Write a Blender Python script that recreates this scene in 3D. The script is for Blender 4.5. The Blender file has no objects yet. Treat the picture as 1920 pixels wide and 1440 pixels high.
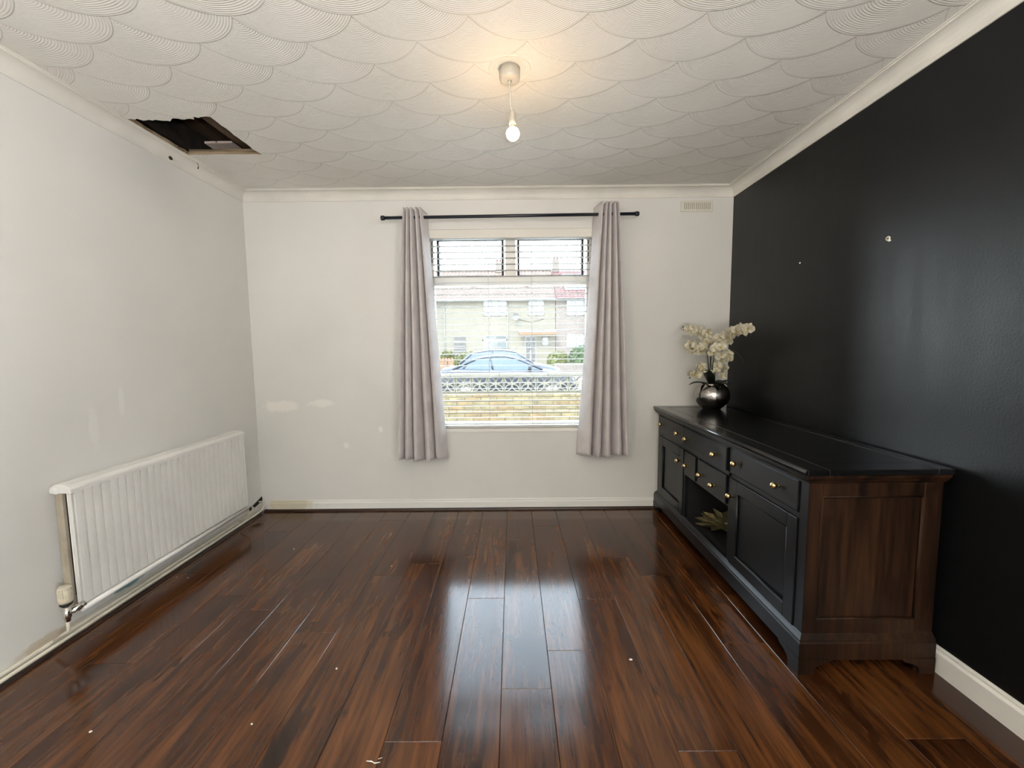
import bpy, math, random
from mathutils import Vector, Matrix
random.seed(7)
sc = bpy.context.scene
COL = sc.collection
PI = math.pi
# ------------------------------------------------------------------ camera
cam_d = bpy.data.cameras.new('camera'); cam = bpy.data.objects.new('camera', cam_d); COL.objects.link(cam)
cam_d.sensor_width = 36; cam_d.lens = 36 * 790.99 / 1920; cam_d.clip_start = .02; cam_d.clip_end = 300
r_ = Vector((1.0, 0.0016, -0.0098)).normalized(); f_ = Vector((-0.0024, 0.996, -0.0888)).normalized()
u_ = r_.cross(f_).normalized(); r_ = f_.cross(u_).normalized()
cam.matrix_world = Matrix(((r_.x, u_.x, -f_.x, 0), (r_.y, u_.y, -f_.y, 0), (r_.z, u_.z, -f_.z, 1.26), (0, 0, 0, 1)))
sc.camera = cam
# ------------------------------------------------------------------ view, world, sun, area light
sc.view_settings.view_transform = 'Standard'; sc.view_settings.look = 'None'
sc.view_settings.gamma = 1; sc.view_settings.use_curve_mapping = False
sc.view_settings.exposure = 0.54
SKY = 12.0
SUN = 8.0
REAR = 22
UP = 112
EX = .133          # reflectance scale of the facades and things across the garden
w = bpy.data.worlds.new('world'); sc.world = w; w.use_nodes = True
wn = w.node_tree; bg = wn.nodes['Background']
tc = wn.nodes.new('ShaderNodeTexCoord'); sx = wn.nodes.new('ShaderNodeSeparateXYZ'); rp = wn.nodes.new('ShaderNodeValToRGB')
wn.links.new(tc.outputs['Generated'], sx.inputs[0]); wn.links.new(sx.outputs['Z'], rp.inputs[0]); wn.links.new(rp.outputs[0], bg.inputs[0])
rp.color_ramp.elements[0].position = 0.0; rp.color_ramp.elements[0].color = (.92, .96, 1, 1)
rp.color_ramp.elements[1].position = 0.8; rp.color_ramp.elements[1].color = (.62, .80, 1, 1)
bg.inputs[1].default_value = SKY
sd = bpy.data.lights.new('sun', 'SUN'); so = bpy.data.objects.new('sun', sd); COL.objects.link(so)
sd.energy = SUN; sd.angle = .02; sd.color = (1, .93, .8)
so.rotation_euler = Vector((.35, .8, -.95)).to_track_quat('-Z', 'Y').to_euler()
ad = bpy.data.lights.new('rear_fill', 'AREA'); ao = bpy.data.objects.new('rear_fill', ad); COL.objects.link(ao)
ad.shape = 'RECTANGLE'; ad.size = 1.1; ad.size_y = 1.1; ad.energy = REAR; ad.color = (.93, .96, 1)
ao.location = (1.66, -1.5, 1.5); ao.rotation_euler = (0, PI/2, 0)   # added fill light, in a made-up wall opening behind the camera
ud = bpy.data.lights.new('ceiling_fill', 'AREA'); uo = bpy.data.objects.new('ceiling_fill', ud); COL.objects.link(uo)
ud.shape = 'DISK'; ud.size = .5; ud.energy = UP; ud.color = (1, .975, .94); uo.location = (.1, -1.35, .75); uo.rotation_euler = (PI, 0, 0)   # added fill behind the camera, no such lamp known, aimed at the ceiling
# ------------------------------------------------------------------ node helpers
class V:
    def __init__(s, nt, sock): s.nt = nt; s.s = sock
    def _m(s, op, *a):
        n = s.nt.nodes.new('ShaderNodeMath'); n.operation = op
        for i, x in enumerate((s,) + a):
            if isinstance(x, V): s.nt.links.new(x.s, n.inputs[i])
            else: n.inputs[i].default_value = x
        return V(s.nt, n.outputs[0])
    def __add__(s, o): return s._m('ADD', o)
    __radd__ = __add__
    def __sub__(s, o): return s._m('SUBTRACT', o)
    def __mul__(s, o): return s._m('MULTIPLY', o)
    __rmul__ = __mul__
    def __truediv__(s, o): return s._m('DIVIDE', o)
def node(nt, typ, ins=None, **kw):
    n = nt.nodes.new(typ)
    for k, v in kw.items(): setattr(n, k, v)
    for k, v in (ins or {}).items():
        if isinstance(v, V): nt.links.new(v.s, n.inputs[k])
        elif isinstance(v, bpy.types.NodeSocket): nt.links.new(v, n.inputs[k])
        else: n.inputs[k].default_value = v
    return n
def c4(c): return (c[0], c[1], c[2], 1)
def s2l(*c): return tuple((x/255/12.92 if x <= 10 else ((x/255+.055)/1.055)**2.4) for x in c)
def base(name):
    m = bpy.data.materials.new(name); m.use_nodes = True
    return m, m.node_tree, m.node_tree.nodes['Principled BSDF']
def coords(nt, scale=(1, 1, 1), rnd=0):
    t = node(nt, 'ShaderNodeTexCoord').outputs['Object']
    if rnd:
        oi = node(nt, 'ShaderNodeObjectInfo').outputs['Random']
        v = node(nt, 'ShaderNodeVectorMath', {0: oi, 1: (rnd, rnd*.7, rnd*1.3)}, operation='MULTIPLY').outputs[0]
        t = node(nt, 'ShaderNodeVectorMath', {0: t, 1: v}, operation='ADD').outputs[0]
    return node(nt, 'ShaderNodeMapping', {'Vector': t, 'Scale': scale}).outputs[0]
def noise(nt, vec, scale, detail=3, rough=.5, dist=0):
    return V(nt, node(nt, 'ShaderNodeTexNoise', {'Vector': vec, 'Scale': scale, 'Detail': detail, 'Roughness': rough, 'Distortion': dist}).outputs[0])
def ramp(nt, fac, stops):
    n = node(nt, 'ShaderNodeValToRGB', {0: fac}); e = n.color_ramp.elements
    while len(e) < len(stops): e.new(.5)
    for i, (p, c) in enumerate(stops): e[i].position = p; e[i].color = c4(c)
    return n.outputs[0]
def mix(nt, fac, a, b):
    n = nt.nodes.new('ShaderNodeMix'); n.data_type = 'RGBA'
    for k, v in ((0, fac), (6, a), (7, b)):
        if isinstance(v, V): nt.links.new(v.s, n.inputs[k])
        elif isinstance(v, bpy.types.NodeSocket): nt.links.new(v, n.inputs[k])
        else: n.inputs[k].default_value = v if k == 0 else c4(v)
    return n.outputs[2]
def P(name, col, rough=.5, metal=0, spec=.5, var=.06, vs=6, bump=.0, bs=60, coat=0, rnd=0, scale=(1, 1, 1)):
    m, nt, b = base(name); v = coords(nt, scale, rnd)
    n = noise(nt, v, vs, 4)
    dark = tuple(x*(1-var*2) for x in col); lite = tuple(min(1, x*(1+var)) for x in col)
    nt.links.new(ramp(nt, n, [(.3, dark), (.7, lite)]), b.inputs['Base Color'])
    b.inputs['Roughness'].default_value = rough; b.inputs['Metallic'].default_value = metal
    b.inputs['Specular IOR Level'].default_value = spec; b.inputs['Coat Weight'].default_value = coat
    if bump:
        bn = node(nt, 'ShaderNodeBump', {'Height': noise(nt, v, bs, 5), 'Strength': .6, 'Distance': bump})
        nt.links.new(bn.outputs[0], b.inputs['Normal'])
    return m
def wall_mat(name, col, rough, spots, spec=.4, bump=.0008):
    """paint with patches of its own: spots = (x,y,z,rx,ry,rz,colour,strength)"""
    m, nt, b = base(name); t = node(nt, 'ShaderNodeTexCoord').outputs['Object']
    n = noise(nt, t, 1.3, 3)
    cc = ramp(nt, n, [(.35, tuple(x*.95 for x in col)), (.65, tuple(min(1, x*1.02) for x in col))])
    edge = noise(nt, t, 22, 4)
    for (x, y, z, rx, ry, rz, c, s) in spots:
        d = node(nt, 'ShaderNodeVectorMath', {0: t, 1: (x, y, z)}, operation='SUBTRACT').outputs[0]
        d = node(nt, 'ShaderNodeVectorMath', {0: d, 1: (1/rx, 1/ry, 1/rz)}, operation='MULTIPLY').outputs[0]
        L = V(nt, node(nt, 'ShaderNodeVectorMath', {0: d}, operation='LENGTH').outputs['Value'])
        L = L + edge*1.2 - .6
        f = V(nt, node(nt, 'ShaderNodeMapRange', {'Value': L, 'From Min': 1.0, 'From Max': .6, 'To Min': 0, 'To Max': s}).outputs[0])
        cc = mix(nt, f, cc, c)
    nt.links.new(cc, b.inputs['Base Color'])
    b.inputs['Roughness'].default_value = rough; b.inputs['Specular IOR Level'].default_value = spec
    bn = node(nt, 'ShaderNodeBump', {'Height': noise(nt, t, 90, 4), 'Strength': .5, 'Distance': bump})
    nt.links.new(bn.outputs[0], b.inputs['Normal'])
    return m
# ------------------------------------------------------------------ materials
xL, xR, D, H, cc_ = -1.967, 1.6255, 3.1926, 2.4, .066
WHITEW = (.73, .715, .675)
M = {}
M['wall_left'] = wall_mat('paint_left', WHITEW, .55, [
    (xL, 2.05, .075, .1, .10, .022, (.02, .16, .17), .8), (xL, 1.95, .9, .1, .03, .12, (.8, .78, .74), .5), (xL, 2.1, 1.0, .1, .02, .1, (.82, .8, .76), .5),
    (xL, 1.65, .05, .1, .12, .03, (.45, .33, .18), .55), (xL, 2.4, .05, .1, 1.0, .012, (.45, .38, .25), .5)])
M['wall_back'] = wall_mat('paint_back', WHITEW, .6, [
    (-1.77, D, .82, .16, .1, .05, (.84, .81, .74), .8), (-1.46, D, .84, .11, .1, .035, (.84, .82, .76), .8),
    (-1.286, D, .515, .03, .1, .03, (.85, .84, .8), .7), (-1.02, D, .634, .02, .1, .025, (.85, .84, .8), .8)])
m, nt, b = base('black_paint'); M['wall_right'] = m
t = node(nt, 'ShaderNodeTexCoord').outputs['Object']
st = noise(nt, coords(nt, (1, 9, 1.2)), 2.2, 3)
nt.links.new(ramp(nt, noise(nt, t, 2, 3), [(.3, (.0035, .004, .0045)), (.7, (.0055, .006, .007))]), b.inputs['Base Color'])
nt.links.new(ramp(nt, st, [(.35, (.345,)*3), (.65, (.39,)*3)]), b.inputs['Roughness'])
b.inputs['Specular IOR Level'].default_value = .35
bn = node(nt, 'ShaderNodeBump', {'Height': noise(nt, t, 120, 4), 'Strength': .5, 'Distance': .0008}); nt.links.new(bn.outputs[0], b.inputs['Normal'])
# ceiling: combed plaster fans, rows of overlapping circles
m, nt, b = base('combed_plaster'); M['ceiling'] = m
t = node(nt, 'ShaderNodeTexCoord').outputs['Object']
wob = node(nt, 'ShaderNodeTexNoise', {'Vector': t, 'Scale': 2.5, 'Detail': 1.0}).outputs['Color']
wv = node(nt, 'ShaderNodeVectorMath', {0: wob, 1: (.5, .5, .5)}, operation='SUBTRACT').outputs[0]
wv = node(nt, 'ShaderNodeVectorMath', {0: wv, 1: (.035, .035, 0)}, operation='MULTIPLY').outputs[0]
t2 = node(nt, 'ShaderNodeVectorMath', {0: t, 1: wv}, operation='ADD').outputs[0]
sp = node(nt, 'ShaderNodeSeparateXYZ', {0: t2}); X = V(nt, sp.outputs[0]); Y = V(nt, sp.outputs[1])
PX, PY, RR, Y0, X0 = .411, .1275, .235, 1.450, .477
def fan(j):
    yj = j*PY + Y0
    off = j._m('MODULO', 2.0)._m('ABSOLUTE')*(PX/2)       # alternate rows shift half a fan
    u = (X - X0 - off)/PX + .5
    dx = (u - u._m('FLOOR') - .5)*PX
    dy = Y - yj
    r2 = dx*dx + dy*dy
    return r2._m('SQRT')
ja = ((Y - Y0 - RR)/PY)._m('CEIL')
ra = fan(ja); rb = fan(ja + 1.0)
ina = ra._m('LESS_THAN', RR)
rr = ina*ra + (1.0 + ina*-1.0)*rb
groove = (rr*(2*PI/.0085))._m('SINE')
pn = noise(nt, t, 3.0, 2)
gs = V(nt, node(nt, 'ShaderNodeMapRange', {'Value': pn, 'From Min': .35, 'From Max': .65, 'To Min': .15, 'To Max': .55}).outputs[0])
lip = ((rr - (RR-.011))/.011)._m('MAXIMUM', 0.0)
hgt = groove*gs*.0011 + rr*.030 + lip*lip*-.0020 + noise(nt, t, 40, 3)*.0010
bn = node(nt, 'ShaderNodeBump', {'Height': hgt, 'Strength': 1.0, 'Distance': 1.0})
nt.links.new(bn.outputs[0], b.inputs['Normal'])
nt.links.new(ramp(nt, noise(nt, t, 1.2, 3), [(.35, (.70, .675, .62)), (.65, (.755, .73, .68))]), b.inputs['Base Color'])
b.inputs['Roughness'].default_value = .6; b.inputs['Specular IOR Level'].default_value = .3
# laminate floor
def wood(name, dark, mid, lite, rough, along='y', spec=.5, rnd=37, coat=0, coatr=.1, amp=1, bumpd=.0004):
    m, nt, b = base(name)
    sA = {'y': (9, .9, 9), 'z': (9, 9, .9), 'x': (.9, 9, 9)}[along]
    sB = {'y': (60, 3.5, 60), 'z': (60, 60, 3.5), 'x': (3.5, 60, 60)}[along]
    n1 = noise(nt, coords(nt, sA, rnd), 1.5, 5, .58, .5)
    n2 = noise(nt, coords(nt, sB, rnd), 1.0, 4, .6, .3)
    n3 = noise(nt, coords(nt, tuple(x*.35+.6 for x in sA), rnd), 1.4, 2, .5, .6)
    f = n1*.55 + n2*.42 + n3*.25 - .11
    c = ramp(nt, f, [(.26, dark), (.385, tuple(x*.42 for x in mid)), (.47, mid), (.645, lite)])
    kn = noise(nt, coords(nt, tuple(x*.55+1.2 for x in sA), rnd*1.7), 1.6, 3, .55, .9)
    kf = V(nt, node(nt, 'ShaderNodeMapRange', {'Value': kn, 'From Min': .60, 'From Max': .70, 'To Min': 0, 'To Max': .75*amp}).outputs[0])
    c = mix(nt, kf, c, tuple(x*.5 for x in dark))
    nt.links.new(c, b.inputs['Base Color'])
    b.inputs['Roughness'].default_value = rough; b.inputs['Specular IOR Level'].default_value = spec
    b.inputs['Coat Weight'].default_value = coat; b.inputs['Coat Roughness'].default_value = coatr
    bn = node(nt, 'ShaderNodeBump', {'Height': n2, 'Strength': .4, 'Distance': bumpd}); nt.links.new(bn.outputs[0], b.inputs['Normal'])
    return m
M['laminate'] = wood('dark_laminate', (.008, .0035, .002), (.056, .0185, .0058), (.135, .048, .0135), .14, 'y', .37, 37, .0, .16, bumpd=.00006)
M['laminate'].node_tree.nodes['Principled BSDF'].inputs['IOR'].default_value = 1.7
M['bead'] = wood('dark_bead', (.008, .004, .003), (.02, .009, .005), (.05, .02, .01), .35, 'x', .5, 0)
M['walnut'] = wood('walnut', (.006, .0025, .0015), (.019, .008, .0035), (.055, .022, .009), .5, 'z', .25, 0, amp=.4)
M['subfloor'] = P('subfloor', (.006, .004, .003), .9)
M['trim'] = P('white_gloss', (.80, .78, .72), .32, vs=3, bump=.0004, bs=20)
M['trimy'] = P('yellowed_gloss', (.68, .64, .54), .35, var=.05, vs=14, bump=.0006, bs=30)
M['skirt'] = wall_mat('skirting_gloss', (.80, .79, .74), .3, [(-1.75, D, .04, .22, .1, .12, (.58, .52, .36), .8)])
M['cove'] = P('cove_paint', (.74, .715, .65), .5, vs=3, bump=.0006, bs=25)
M['blackpaint'] = P('black_satin', (.007, .0085, .0105), .33, spec=.36, var=.12, vs=5, bump=.0004, bs=70, scale=(1, 1, 1))
M['blacktop'] = P('black_gloss_top', (.008, .0085, .0095), .17, spec=.6, var=.2, vs=3, bump=.0002, bs=60)
M['brass'] = P('brass', (.72, .55, .28), .18, 1, var=.05, vs=20)
M['inside'] = P('dark_inside', (.006, .006, .007), .7)
M['rad'] = P('radiator_enamel', (.79, .775, .735), .33, var=.03, vs=4)
M['radend'] = P('radiator_grubby', (.40, .35, .27), .6, var=.1, vs=12)
M['valve'] = P('valve_plastic', (.64, .58, .45), .4, var=.15, vs=40)
M['rubber'] = P('black_rubber', (.01, .01, .01), .5)
M['chrome'] = P('chrome', (.7, .68, .64), .15, 1, var=.08, vs=30)
M['pipe'] = P('painted_pipe', (.70, .65, .53), .4, var=.07, vs=18)
M['curtain'] = P('grey_velvet_curtain', s2l(206, 199, 198), .75, spec=.25, var=.05, vs=12, bump=.0006, bs=220)
M['curtain'].node_tree.nodes['Principled BSDF'].inputs['Sheen Weight'].default_value = .35
M['rod'] = P('black_rod', (.006, .010, .018), .3, spec=.6)
M['slat'] = P('white_slat', (.66, .64, .61), .4, var=.02, vs=2)
nt = M['slat'].node_tree; o_ = nt.nodes['Material Output']; tl_ = node(nt, 'ShaderNodeBsdfTranslucent', {0: (.9, .89, .87, 1)})
mx = node(nt, 'ShaderNodeMixShader', {0: .15, 1: nt.nodes['Principled BSDF'].outputs[0], 2: tl_.outputs[0]}); nt.links.new(mx.outputs[0], o_.inputs[0])
M['valance'] = P('cream_valance', (.76, .73, .66), .45, var=.02, vs=2)
M['cord'] = P('blind_cord', (.7, .7, .68), .8)
M['pvc'] = P('white_pvc', (.85, .83, .78), .3, var=.02, vs=3)
M['gasket'] = P('black_gasket', (.012, .013, .016), .6)
M['flexw'] = P('white_flex', (.62, .58, .5), .5)
M['rose'] = P('ivory_plastic', (.50, .46, .38), .35, var=.06, vs=30)
M['vent'] = P('vent_plastic', (.72, .69, .60), .5)
M['ventdark'] = P('vent_slot', (.42, .39, .31), .8)
M['silver'] = P('silver_vase', (.42, .40, .38), .07, 1, var=.04, vs=9)
M['stem'] = P('orchid_stem', (.05, .06, .025), .5, var=.2, vs=30)
M['bud'] = P('orchid_bud', (.07, .09, .03), .5, var=.3, vs=60)
M['leafg'] = P('orchid_leaf', (.012, .018, .009), .35, var=.3, vs=20)
M['petal'] = P('orchid_petal', (.66, .61, .46), .6, var=.2, vs=45, rnd=5)  # yellowish shading of the white petals is put into this colour
M['lip'] = P('orchid_lip', (.62, .48, .16), .6, var=.2, vs=60)
M['gold'] = P('gold_leaf_tray', (.46, .40, .20), .38, .85, var=.25, vs=25, bump=.002, bs=35)
M['void'] = P('void_dark', (.03, .022, .016), .95, var=.3, vs=12)
M['joist'] = wood('old_joist', (.03, .02, .012), (.07, .045, .028), (.14, .09, .055), .8, 'y', .2, 11)
M['lath'] = wood('lath_edge', (.12, .08, .05), (.26, .19, .12), (.42, .33, .22), .8, 'x', .2, 0)
M['gap_pink'] = P('light_gap_patch', (.80, .66, .58), .8, var=.1, vs=9)
M['flake'] = P('plaster_flake', (.8, .77, .68), .8)
M['hole'] = P('crumbled_hole', (.02, .015, .01), .95)
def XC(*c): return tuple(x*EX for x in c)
# outside
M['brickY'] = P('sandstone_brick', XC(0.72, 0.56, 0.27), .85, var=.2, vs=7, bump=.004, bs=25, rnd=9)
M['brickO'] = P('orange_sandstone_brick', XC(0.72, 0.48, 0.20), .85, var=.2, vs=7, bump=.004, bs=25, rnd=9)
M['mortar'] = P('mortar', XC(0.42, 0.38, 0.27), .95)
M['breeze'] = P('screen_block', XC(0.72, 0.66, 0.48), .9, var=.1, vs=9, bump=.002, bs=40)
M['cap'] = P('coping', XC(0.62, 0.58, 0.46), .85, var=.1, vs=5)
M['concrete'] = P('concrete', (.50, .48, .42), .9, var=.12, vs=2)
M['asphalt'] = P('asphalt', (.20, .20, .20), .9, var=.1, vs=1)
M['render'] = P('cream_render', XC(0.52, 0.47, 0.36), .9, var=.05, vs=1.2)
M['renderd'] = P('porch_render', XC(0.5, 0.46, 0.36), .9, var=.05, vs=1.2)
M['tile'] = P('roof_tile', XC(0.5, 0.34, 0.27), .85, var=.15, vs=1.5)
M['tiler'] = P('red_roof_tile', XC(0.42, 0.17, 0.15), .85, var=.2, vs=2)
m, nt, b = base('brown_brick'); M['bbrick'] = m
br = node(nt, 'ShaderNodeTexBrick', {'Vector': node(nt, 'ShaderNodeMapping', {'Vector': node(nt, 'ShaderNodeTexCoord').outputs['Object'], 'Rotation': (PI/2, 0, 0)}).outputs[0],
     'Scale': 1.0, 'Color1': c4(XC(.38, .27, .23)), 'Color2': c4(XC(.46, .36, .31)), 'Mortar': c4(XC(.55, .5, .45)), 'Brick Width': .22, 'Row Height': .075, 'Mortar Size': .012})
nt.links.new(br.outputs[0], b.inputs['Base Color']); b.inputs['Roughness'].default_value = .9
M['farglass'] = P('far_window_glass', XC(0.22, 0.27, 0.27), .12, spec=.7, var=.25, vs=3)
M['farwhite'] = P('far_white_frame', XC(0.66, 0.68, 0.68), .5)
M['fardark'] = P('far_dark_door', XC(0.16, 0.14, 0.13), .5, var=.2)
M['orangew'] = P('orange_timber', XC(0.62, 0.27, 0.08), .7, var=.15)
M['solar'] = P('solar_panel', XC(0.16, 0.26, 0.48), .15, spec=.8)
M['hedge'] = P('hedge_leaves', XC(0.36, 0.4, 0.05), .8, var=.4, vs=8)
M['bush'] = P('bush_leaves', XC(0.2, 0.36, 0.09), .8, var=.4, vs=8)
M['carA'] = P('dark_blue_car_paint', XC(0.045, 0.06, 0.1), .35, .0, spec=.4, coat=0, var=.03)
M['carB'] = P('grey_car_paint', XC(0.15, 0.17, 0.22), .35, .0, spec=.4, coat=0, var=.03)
M['carglass'] = P('car_glass', (.02, .03, .04), .1, spec=.45)
M['tyre'] = P('tyre', (.02, .02, .02), .8)
M['rim'] = P('alloy_rim', (.5, .5, .52), .3, 1)
M['lampc'] = P('headlamp', XC(0.75, 0.78, 0.8), .1)
m, nt, b = base('window_glass'); M['glass'] = m
nt.nodes.remove(b); tr = node(nt, 'ShaderNodeBsdfTransparent', {0: (.97, .985, .98, 1)}); gl = node(nt, 'ShaderNodeBsdfGlossy', {'Roughness': .01})
fr = node(nt, 'ShaderNodeFresnel', {'IOR': 1.35}); mx = node(nt, 'ShaderNodeMixShader', {0: fr.outputs[0], 1: tr.outputs[0], 2: gl.outputs[0]})
nt.links.new(mx.outputs[0], nt.nodes['Material Output'].inputs[0])
m, nt, b = base('lit_bulb'); M['bulb'] = m
b.inputs['Base Color'].default_value = (1, .9, .75, 1); b.inputs['Emission Color'].default_value = (1, .66, .34, 1); b.inputs['Emission Strength'].default_value = 85
# ------------------------------------------------------------------ mesh helpers
def wloc(o):
    v = Vector((0, 0, 0))
    while o: v += Vector(o.location); o = o.parent
    return v
def tag(o, label=None, cat=None, group=None, kind=None):
    if label: o['label'] = label
    if cat: o['category'] = cat
    if group: o['group'] = group
    if kind: o['kind'] = kind
    return o
def thing(name, loc, label, cat, group=None):
    o = bpy.data.objects.new(name, None); COL.objects.link(o); o.location = loc; o.empty_display_size = .05
    return tag(o, label, cat, group)
class MB:
    def __init__(s): s.v = []; s.f = []; s.m = []; s.sm = []
    def add(s, vs, fs, mi=0, smooth=False):
        k = len(s.v); s.v += [tuple(p) for p in vs]
        for f in fs: s.f.append([i+k for i in f]); s.m.append(mi); s.sm.append(smooth)
        return s
    def box(s, x0, x1, y0, y1, z0, z1, mi=0, ch=0):
        if ch:
            vs = []; 
            for (zz, c) in ((z0, ch), (z0+ch, 0), (z1-ch, 0), (z1, ch)):
                a, b_, e, f = x0+c, x1-c, y0+c, y1-c
                q = ch if c == 0 else ch*.01
                vs += [(a+q, e, zz), (b_-q, e, zz), (b_, e+q, zz), (b_, f-q, zz), (b_-q, f, zz), (a+q, f, zz), (a, f-q, zz), (a, e+q, zz)]
            fs = [list(range(7, -1, -1)), list(range(24, 32))]
            for r in range(3):
                for i in range(8): j = (i+1) % 8; fs.append([r*8+i, r*8+j, r*8+8+j, r*8+8+i])
            return s.add(vs, fs, mi)
        vs = [(x, y, z) for z in (z0, z1) for (x, y) in ((x0, y0), (x1, y0), (x1, y1), (x0, y1))]
        return s.add(vs, [(3, 2, 1, 0), (4, 5, 6, 7), (0, 1, 5, 4), (1, 2, 6, 5), (2, 3, 7, 6), (3, 0, 4, 7)], mi)
    def tube(s, pts, r, n=8, mi=0, cap=True, smooth=True, up=(0, 0, 1)):
        pts = [Vector(p) for p in pts]; rs = r if isinstance(r, (list, tuple)) else [r]*len(pts)
        ring = []; U = Vector(up)
        for i, p in enumerate(pts):
            t = (pts[min(i+1, len(pts)-1)] - pts[max(i-1, 0)]).normalized()
            a = t.cross(U)
            if a.length < .05: a = t.cross(Vector((1, 0, 0))) if abs(t.x) < .9 else t.cross(Vector((0, 1, 0)))
            a.normalize(); b_ = t.cross(a).normalized()
            ring += [p + (a*math.cos(2*PI*k/n) + b_*math.sin(2*PI*k/n))*rs[i] for k in range(n)]
        fs = []
        for i in range(len(pts)-1):
            for k in range(n): l = (k+1) % n; fs.append([i*n+k, i*n+l, (i+1)*n+l, (i+1)*n+k])
        s.add(ring, fs, mi, smooth)
        if cap:
            kk = len(s.v)-len(ring)
            s.f.append([kk+i for i in range(n-1, -1, -1)]); s.m.append(mi); s.sm.append(False)
            s.f.append([kk+(len(pts)-1)*n+i for i in range(n)]); s.m.append(mi); s.sm.append(False)
        return s
    def lathe(s, prof, c, n=24, mi=0, axis='z', smooth=True):
        vs = []
        for (r, h) in prof:
            for k in range(n):
                a = 2*PI*k/n; p = (r*math.cos(a), r*math.sin(a), h)
                if axis == 'x': p = (p[2], p[0], p[1])
                if axis == 'y': p = (p[1], p[2], p[0])
                vs.append((c[0]+p[0], c[1]+p[1], c[2]+p[2]))
        fs = [[i*n+k, i*n+(k+1) % n, (i+1)*n+(k+1) % n, (i+1)*n+k] for i in range(len(prof)-1) for k in range(n)]
        return s.add(vs, fs, mi, smooth)
    def extr(s, poly, a, b_, axis='y', mi=0, smooth=False):
        """poly = 2D outline; extruded along axis from a to b_"""
        def q(p, h):
            return {'y': (p[0], h, p[1]), 'x': (h, p[0], p[1]), 'z': (p[0], p[1], h)}[axis]
        n = len(poly); vs = [q(p, a) for p in poly] + [q(p, b_) for p in poly]
        fs = [[i, (i+1) % n, n+(i+1) % n, n+i] for i in range(n)] + [list(range(n-1, -1, -1)), list(range(n, 2*n))]
        return s.add(vs, fs, mi, smooth)
    def grid(s, fn, nu, nv, mi=0, smooth=True):
        vs = [fn(i/nu, j/nv) for j in range(nv+1) for i in range(nu+1)]
        fs = [[j*(nu+1)+i, j*(nu+1)+i+1, (j+1)*(nu+1)+i+1, (j+1)*(nu+1)+i] for j in range(nv) for i in range(nu)]
        return s.add(vs, fs, mi, smooth)
    def mesh(s, name, mats):
        me = bpy.data.meshes.new(name); me.from_pydata(s.v, [], s.f)
        for m_ in (mats if isinstance(mats, (list, tuple)) else [mats]): me.materials.append(M[m_] if isinstance(m_, str) else m_)
        me.polygons.foreach_set('material_index', s.m); me.polygons.foreach_set('use_smooth', s.sm); me.update()
        return me
    def build(s, name, mats, parent=None, origin=None, fixn=True):
        off = wloc(parent) if parent else Vector((0, 0, 0))
        loc = Vector(origin)-off if origin is not None else Vector((0, 0, 0))
        sub = off + loc
        s.v = [(x-sub.x, y-sub.y, z-sub.z) for (x, y, z) in s.v]
        me = s.mesh(name, mats)
        if fixn:
            import bmesh
            bm = bmesh.new(); bm.from_mesh(me); bmesh.ops.recalc_face_normals(bm, faces=bm.faces); bm.to_mesh(me); bm.free()
        o = bpy.data.objects.new(name, me); COL.objects.link(o); o.parent = parent; o.location = loc
        return o
def inst(name, me, parent, loc, rot=None, scale=None):
    o = bpy.data.objects.new(name, me); COL.objects.link(o); o.parent = parent
    o.location = Vector(loc) - (wloc(parent) if parent else Vector((0, 0, 0)))
    if rot: o.rotation_euler = rot
    if scale: o.scale = scale
    return o
def struct(o, label=None):
    o['kind'] = 'structure'
    if label: o['label'] = label
    return o
YB = -2.4     # rear of the room
# ------------------------------------------------------------------ setting: walls
TH = .26
m_ = MB().box(xL-TH, xL, YB, D+TH, -.05, 2.75); struct(m_.build('wall_left', 'wall_left'), 'off-white painted left wall behind the radiator')
m_ = MB()
m_.box(xR, xR+TH, YB, -2.1, -.05, 2.75); m_.box(xR, xR+TH, -.9, D+TH, -.05, 2.75); m_.box(xR, xR+TH, -2.1, -.9, -.05, .9); m_.box(xR, xR+TH, -2.1, -.9, 2.1, 2.75)  # leaves an unseen opening behind the camera, added for the fill light
struct(m_.build('wall_right', 'wall_right'), 'black satin painted right wall behind the sideboard')
OX0, OX1, OZ0, OZ1 = -.635, .620, .628, 2.122
m_ = MB()
m_.box(xL, OX0, D, D+TH, -.05, 2.75); m_.box(OX1, xR, D, D+TH, -.05, 2.75)
m_.box(OX0, OX1, D, D+TH, -.05, OZ0); m_.box(OX0, OX1, D, D+TH, OZ1, 2.75)
struct(m_.build('wall_back', 'wall_back'), 'off-white painted wall around the window')
struct(MB().box(xL, xR, YB-TH, YB, -.05, 2.75).build('wall_front', 'wall_back'), 'off-white rear wall behind the camera')
# ceiling with a ragged hole
hx0, hx1, hy0, hy1 = -1.897, -1.478, 2.200, 2.589
rag = []
n = 26
for i in range(n+1):
    tt = i/n; x = hx0 + (hx1-hx0)*tt
    y = 2.197 + random.uniform(-.006, .010) + (.012 if .12 < tt < .38 else 0) + (.022 if .36 < tt < .5 else 0) - (.012 if tt > .8 else 0)
    rag.append((x, y))
far = []
for i in range(13):
    tt = i/12; far.append((hx1 + (hx0-hx1)*tt, 2.589 + random.uniform(-.003, .003) - .010*(1-abs(2*tt-1))*.3))
far[0] = (hx1+.012, 2.593)
rside = [(hx1 + random.uniform(-.004, .005), 2.23 + i*.033) for i in range(10)]
lside = [(hx0 + random.uniform(-.004, .004), 2.56 - i*.04) for i in range(9)]
loop = rag + rside + far + lside
m_ = MB()
def strip(a, b_):   # faces between two point lists of same length, z = H
    k = len(a); m_.add([(p[0], p[1], H) for p in a] + [(p[0], p[1], H) for p in b_], [[i, i+1, k+i+1, k+i] for i in range(k-1)])
strip(rag, [(p[0], 2.05) for p in rag])
strip(far, [(p[0], 2.75) for p in far])
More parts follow.
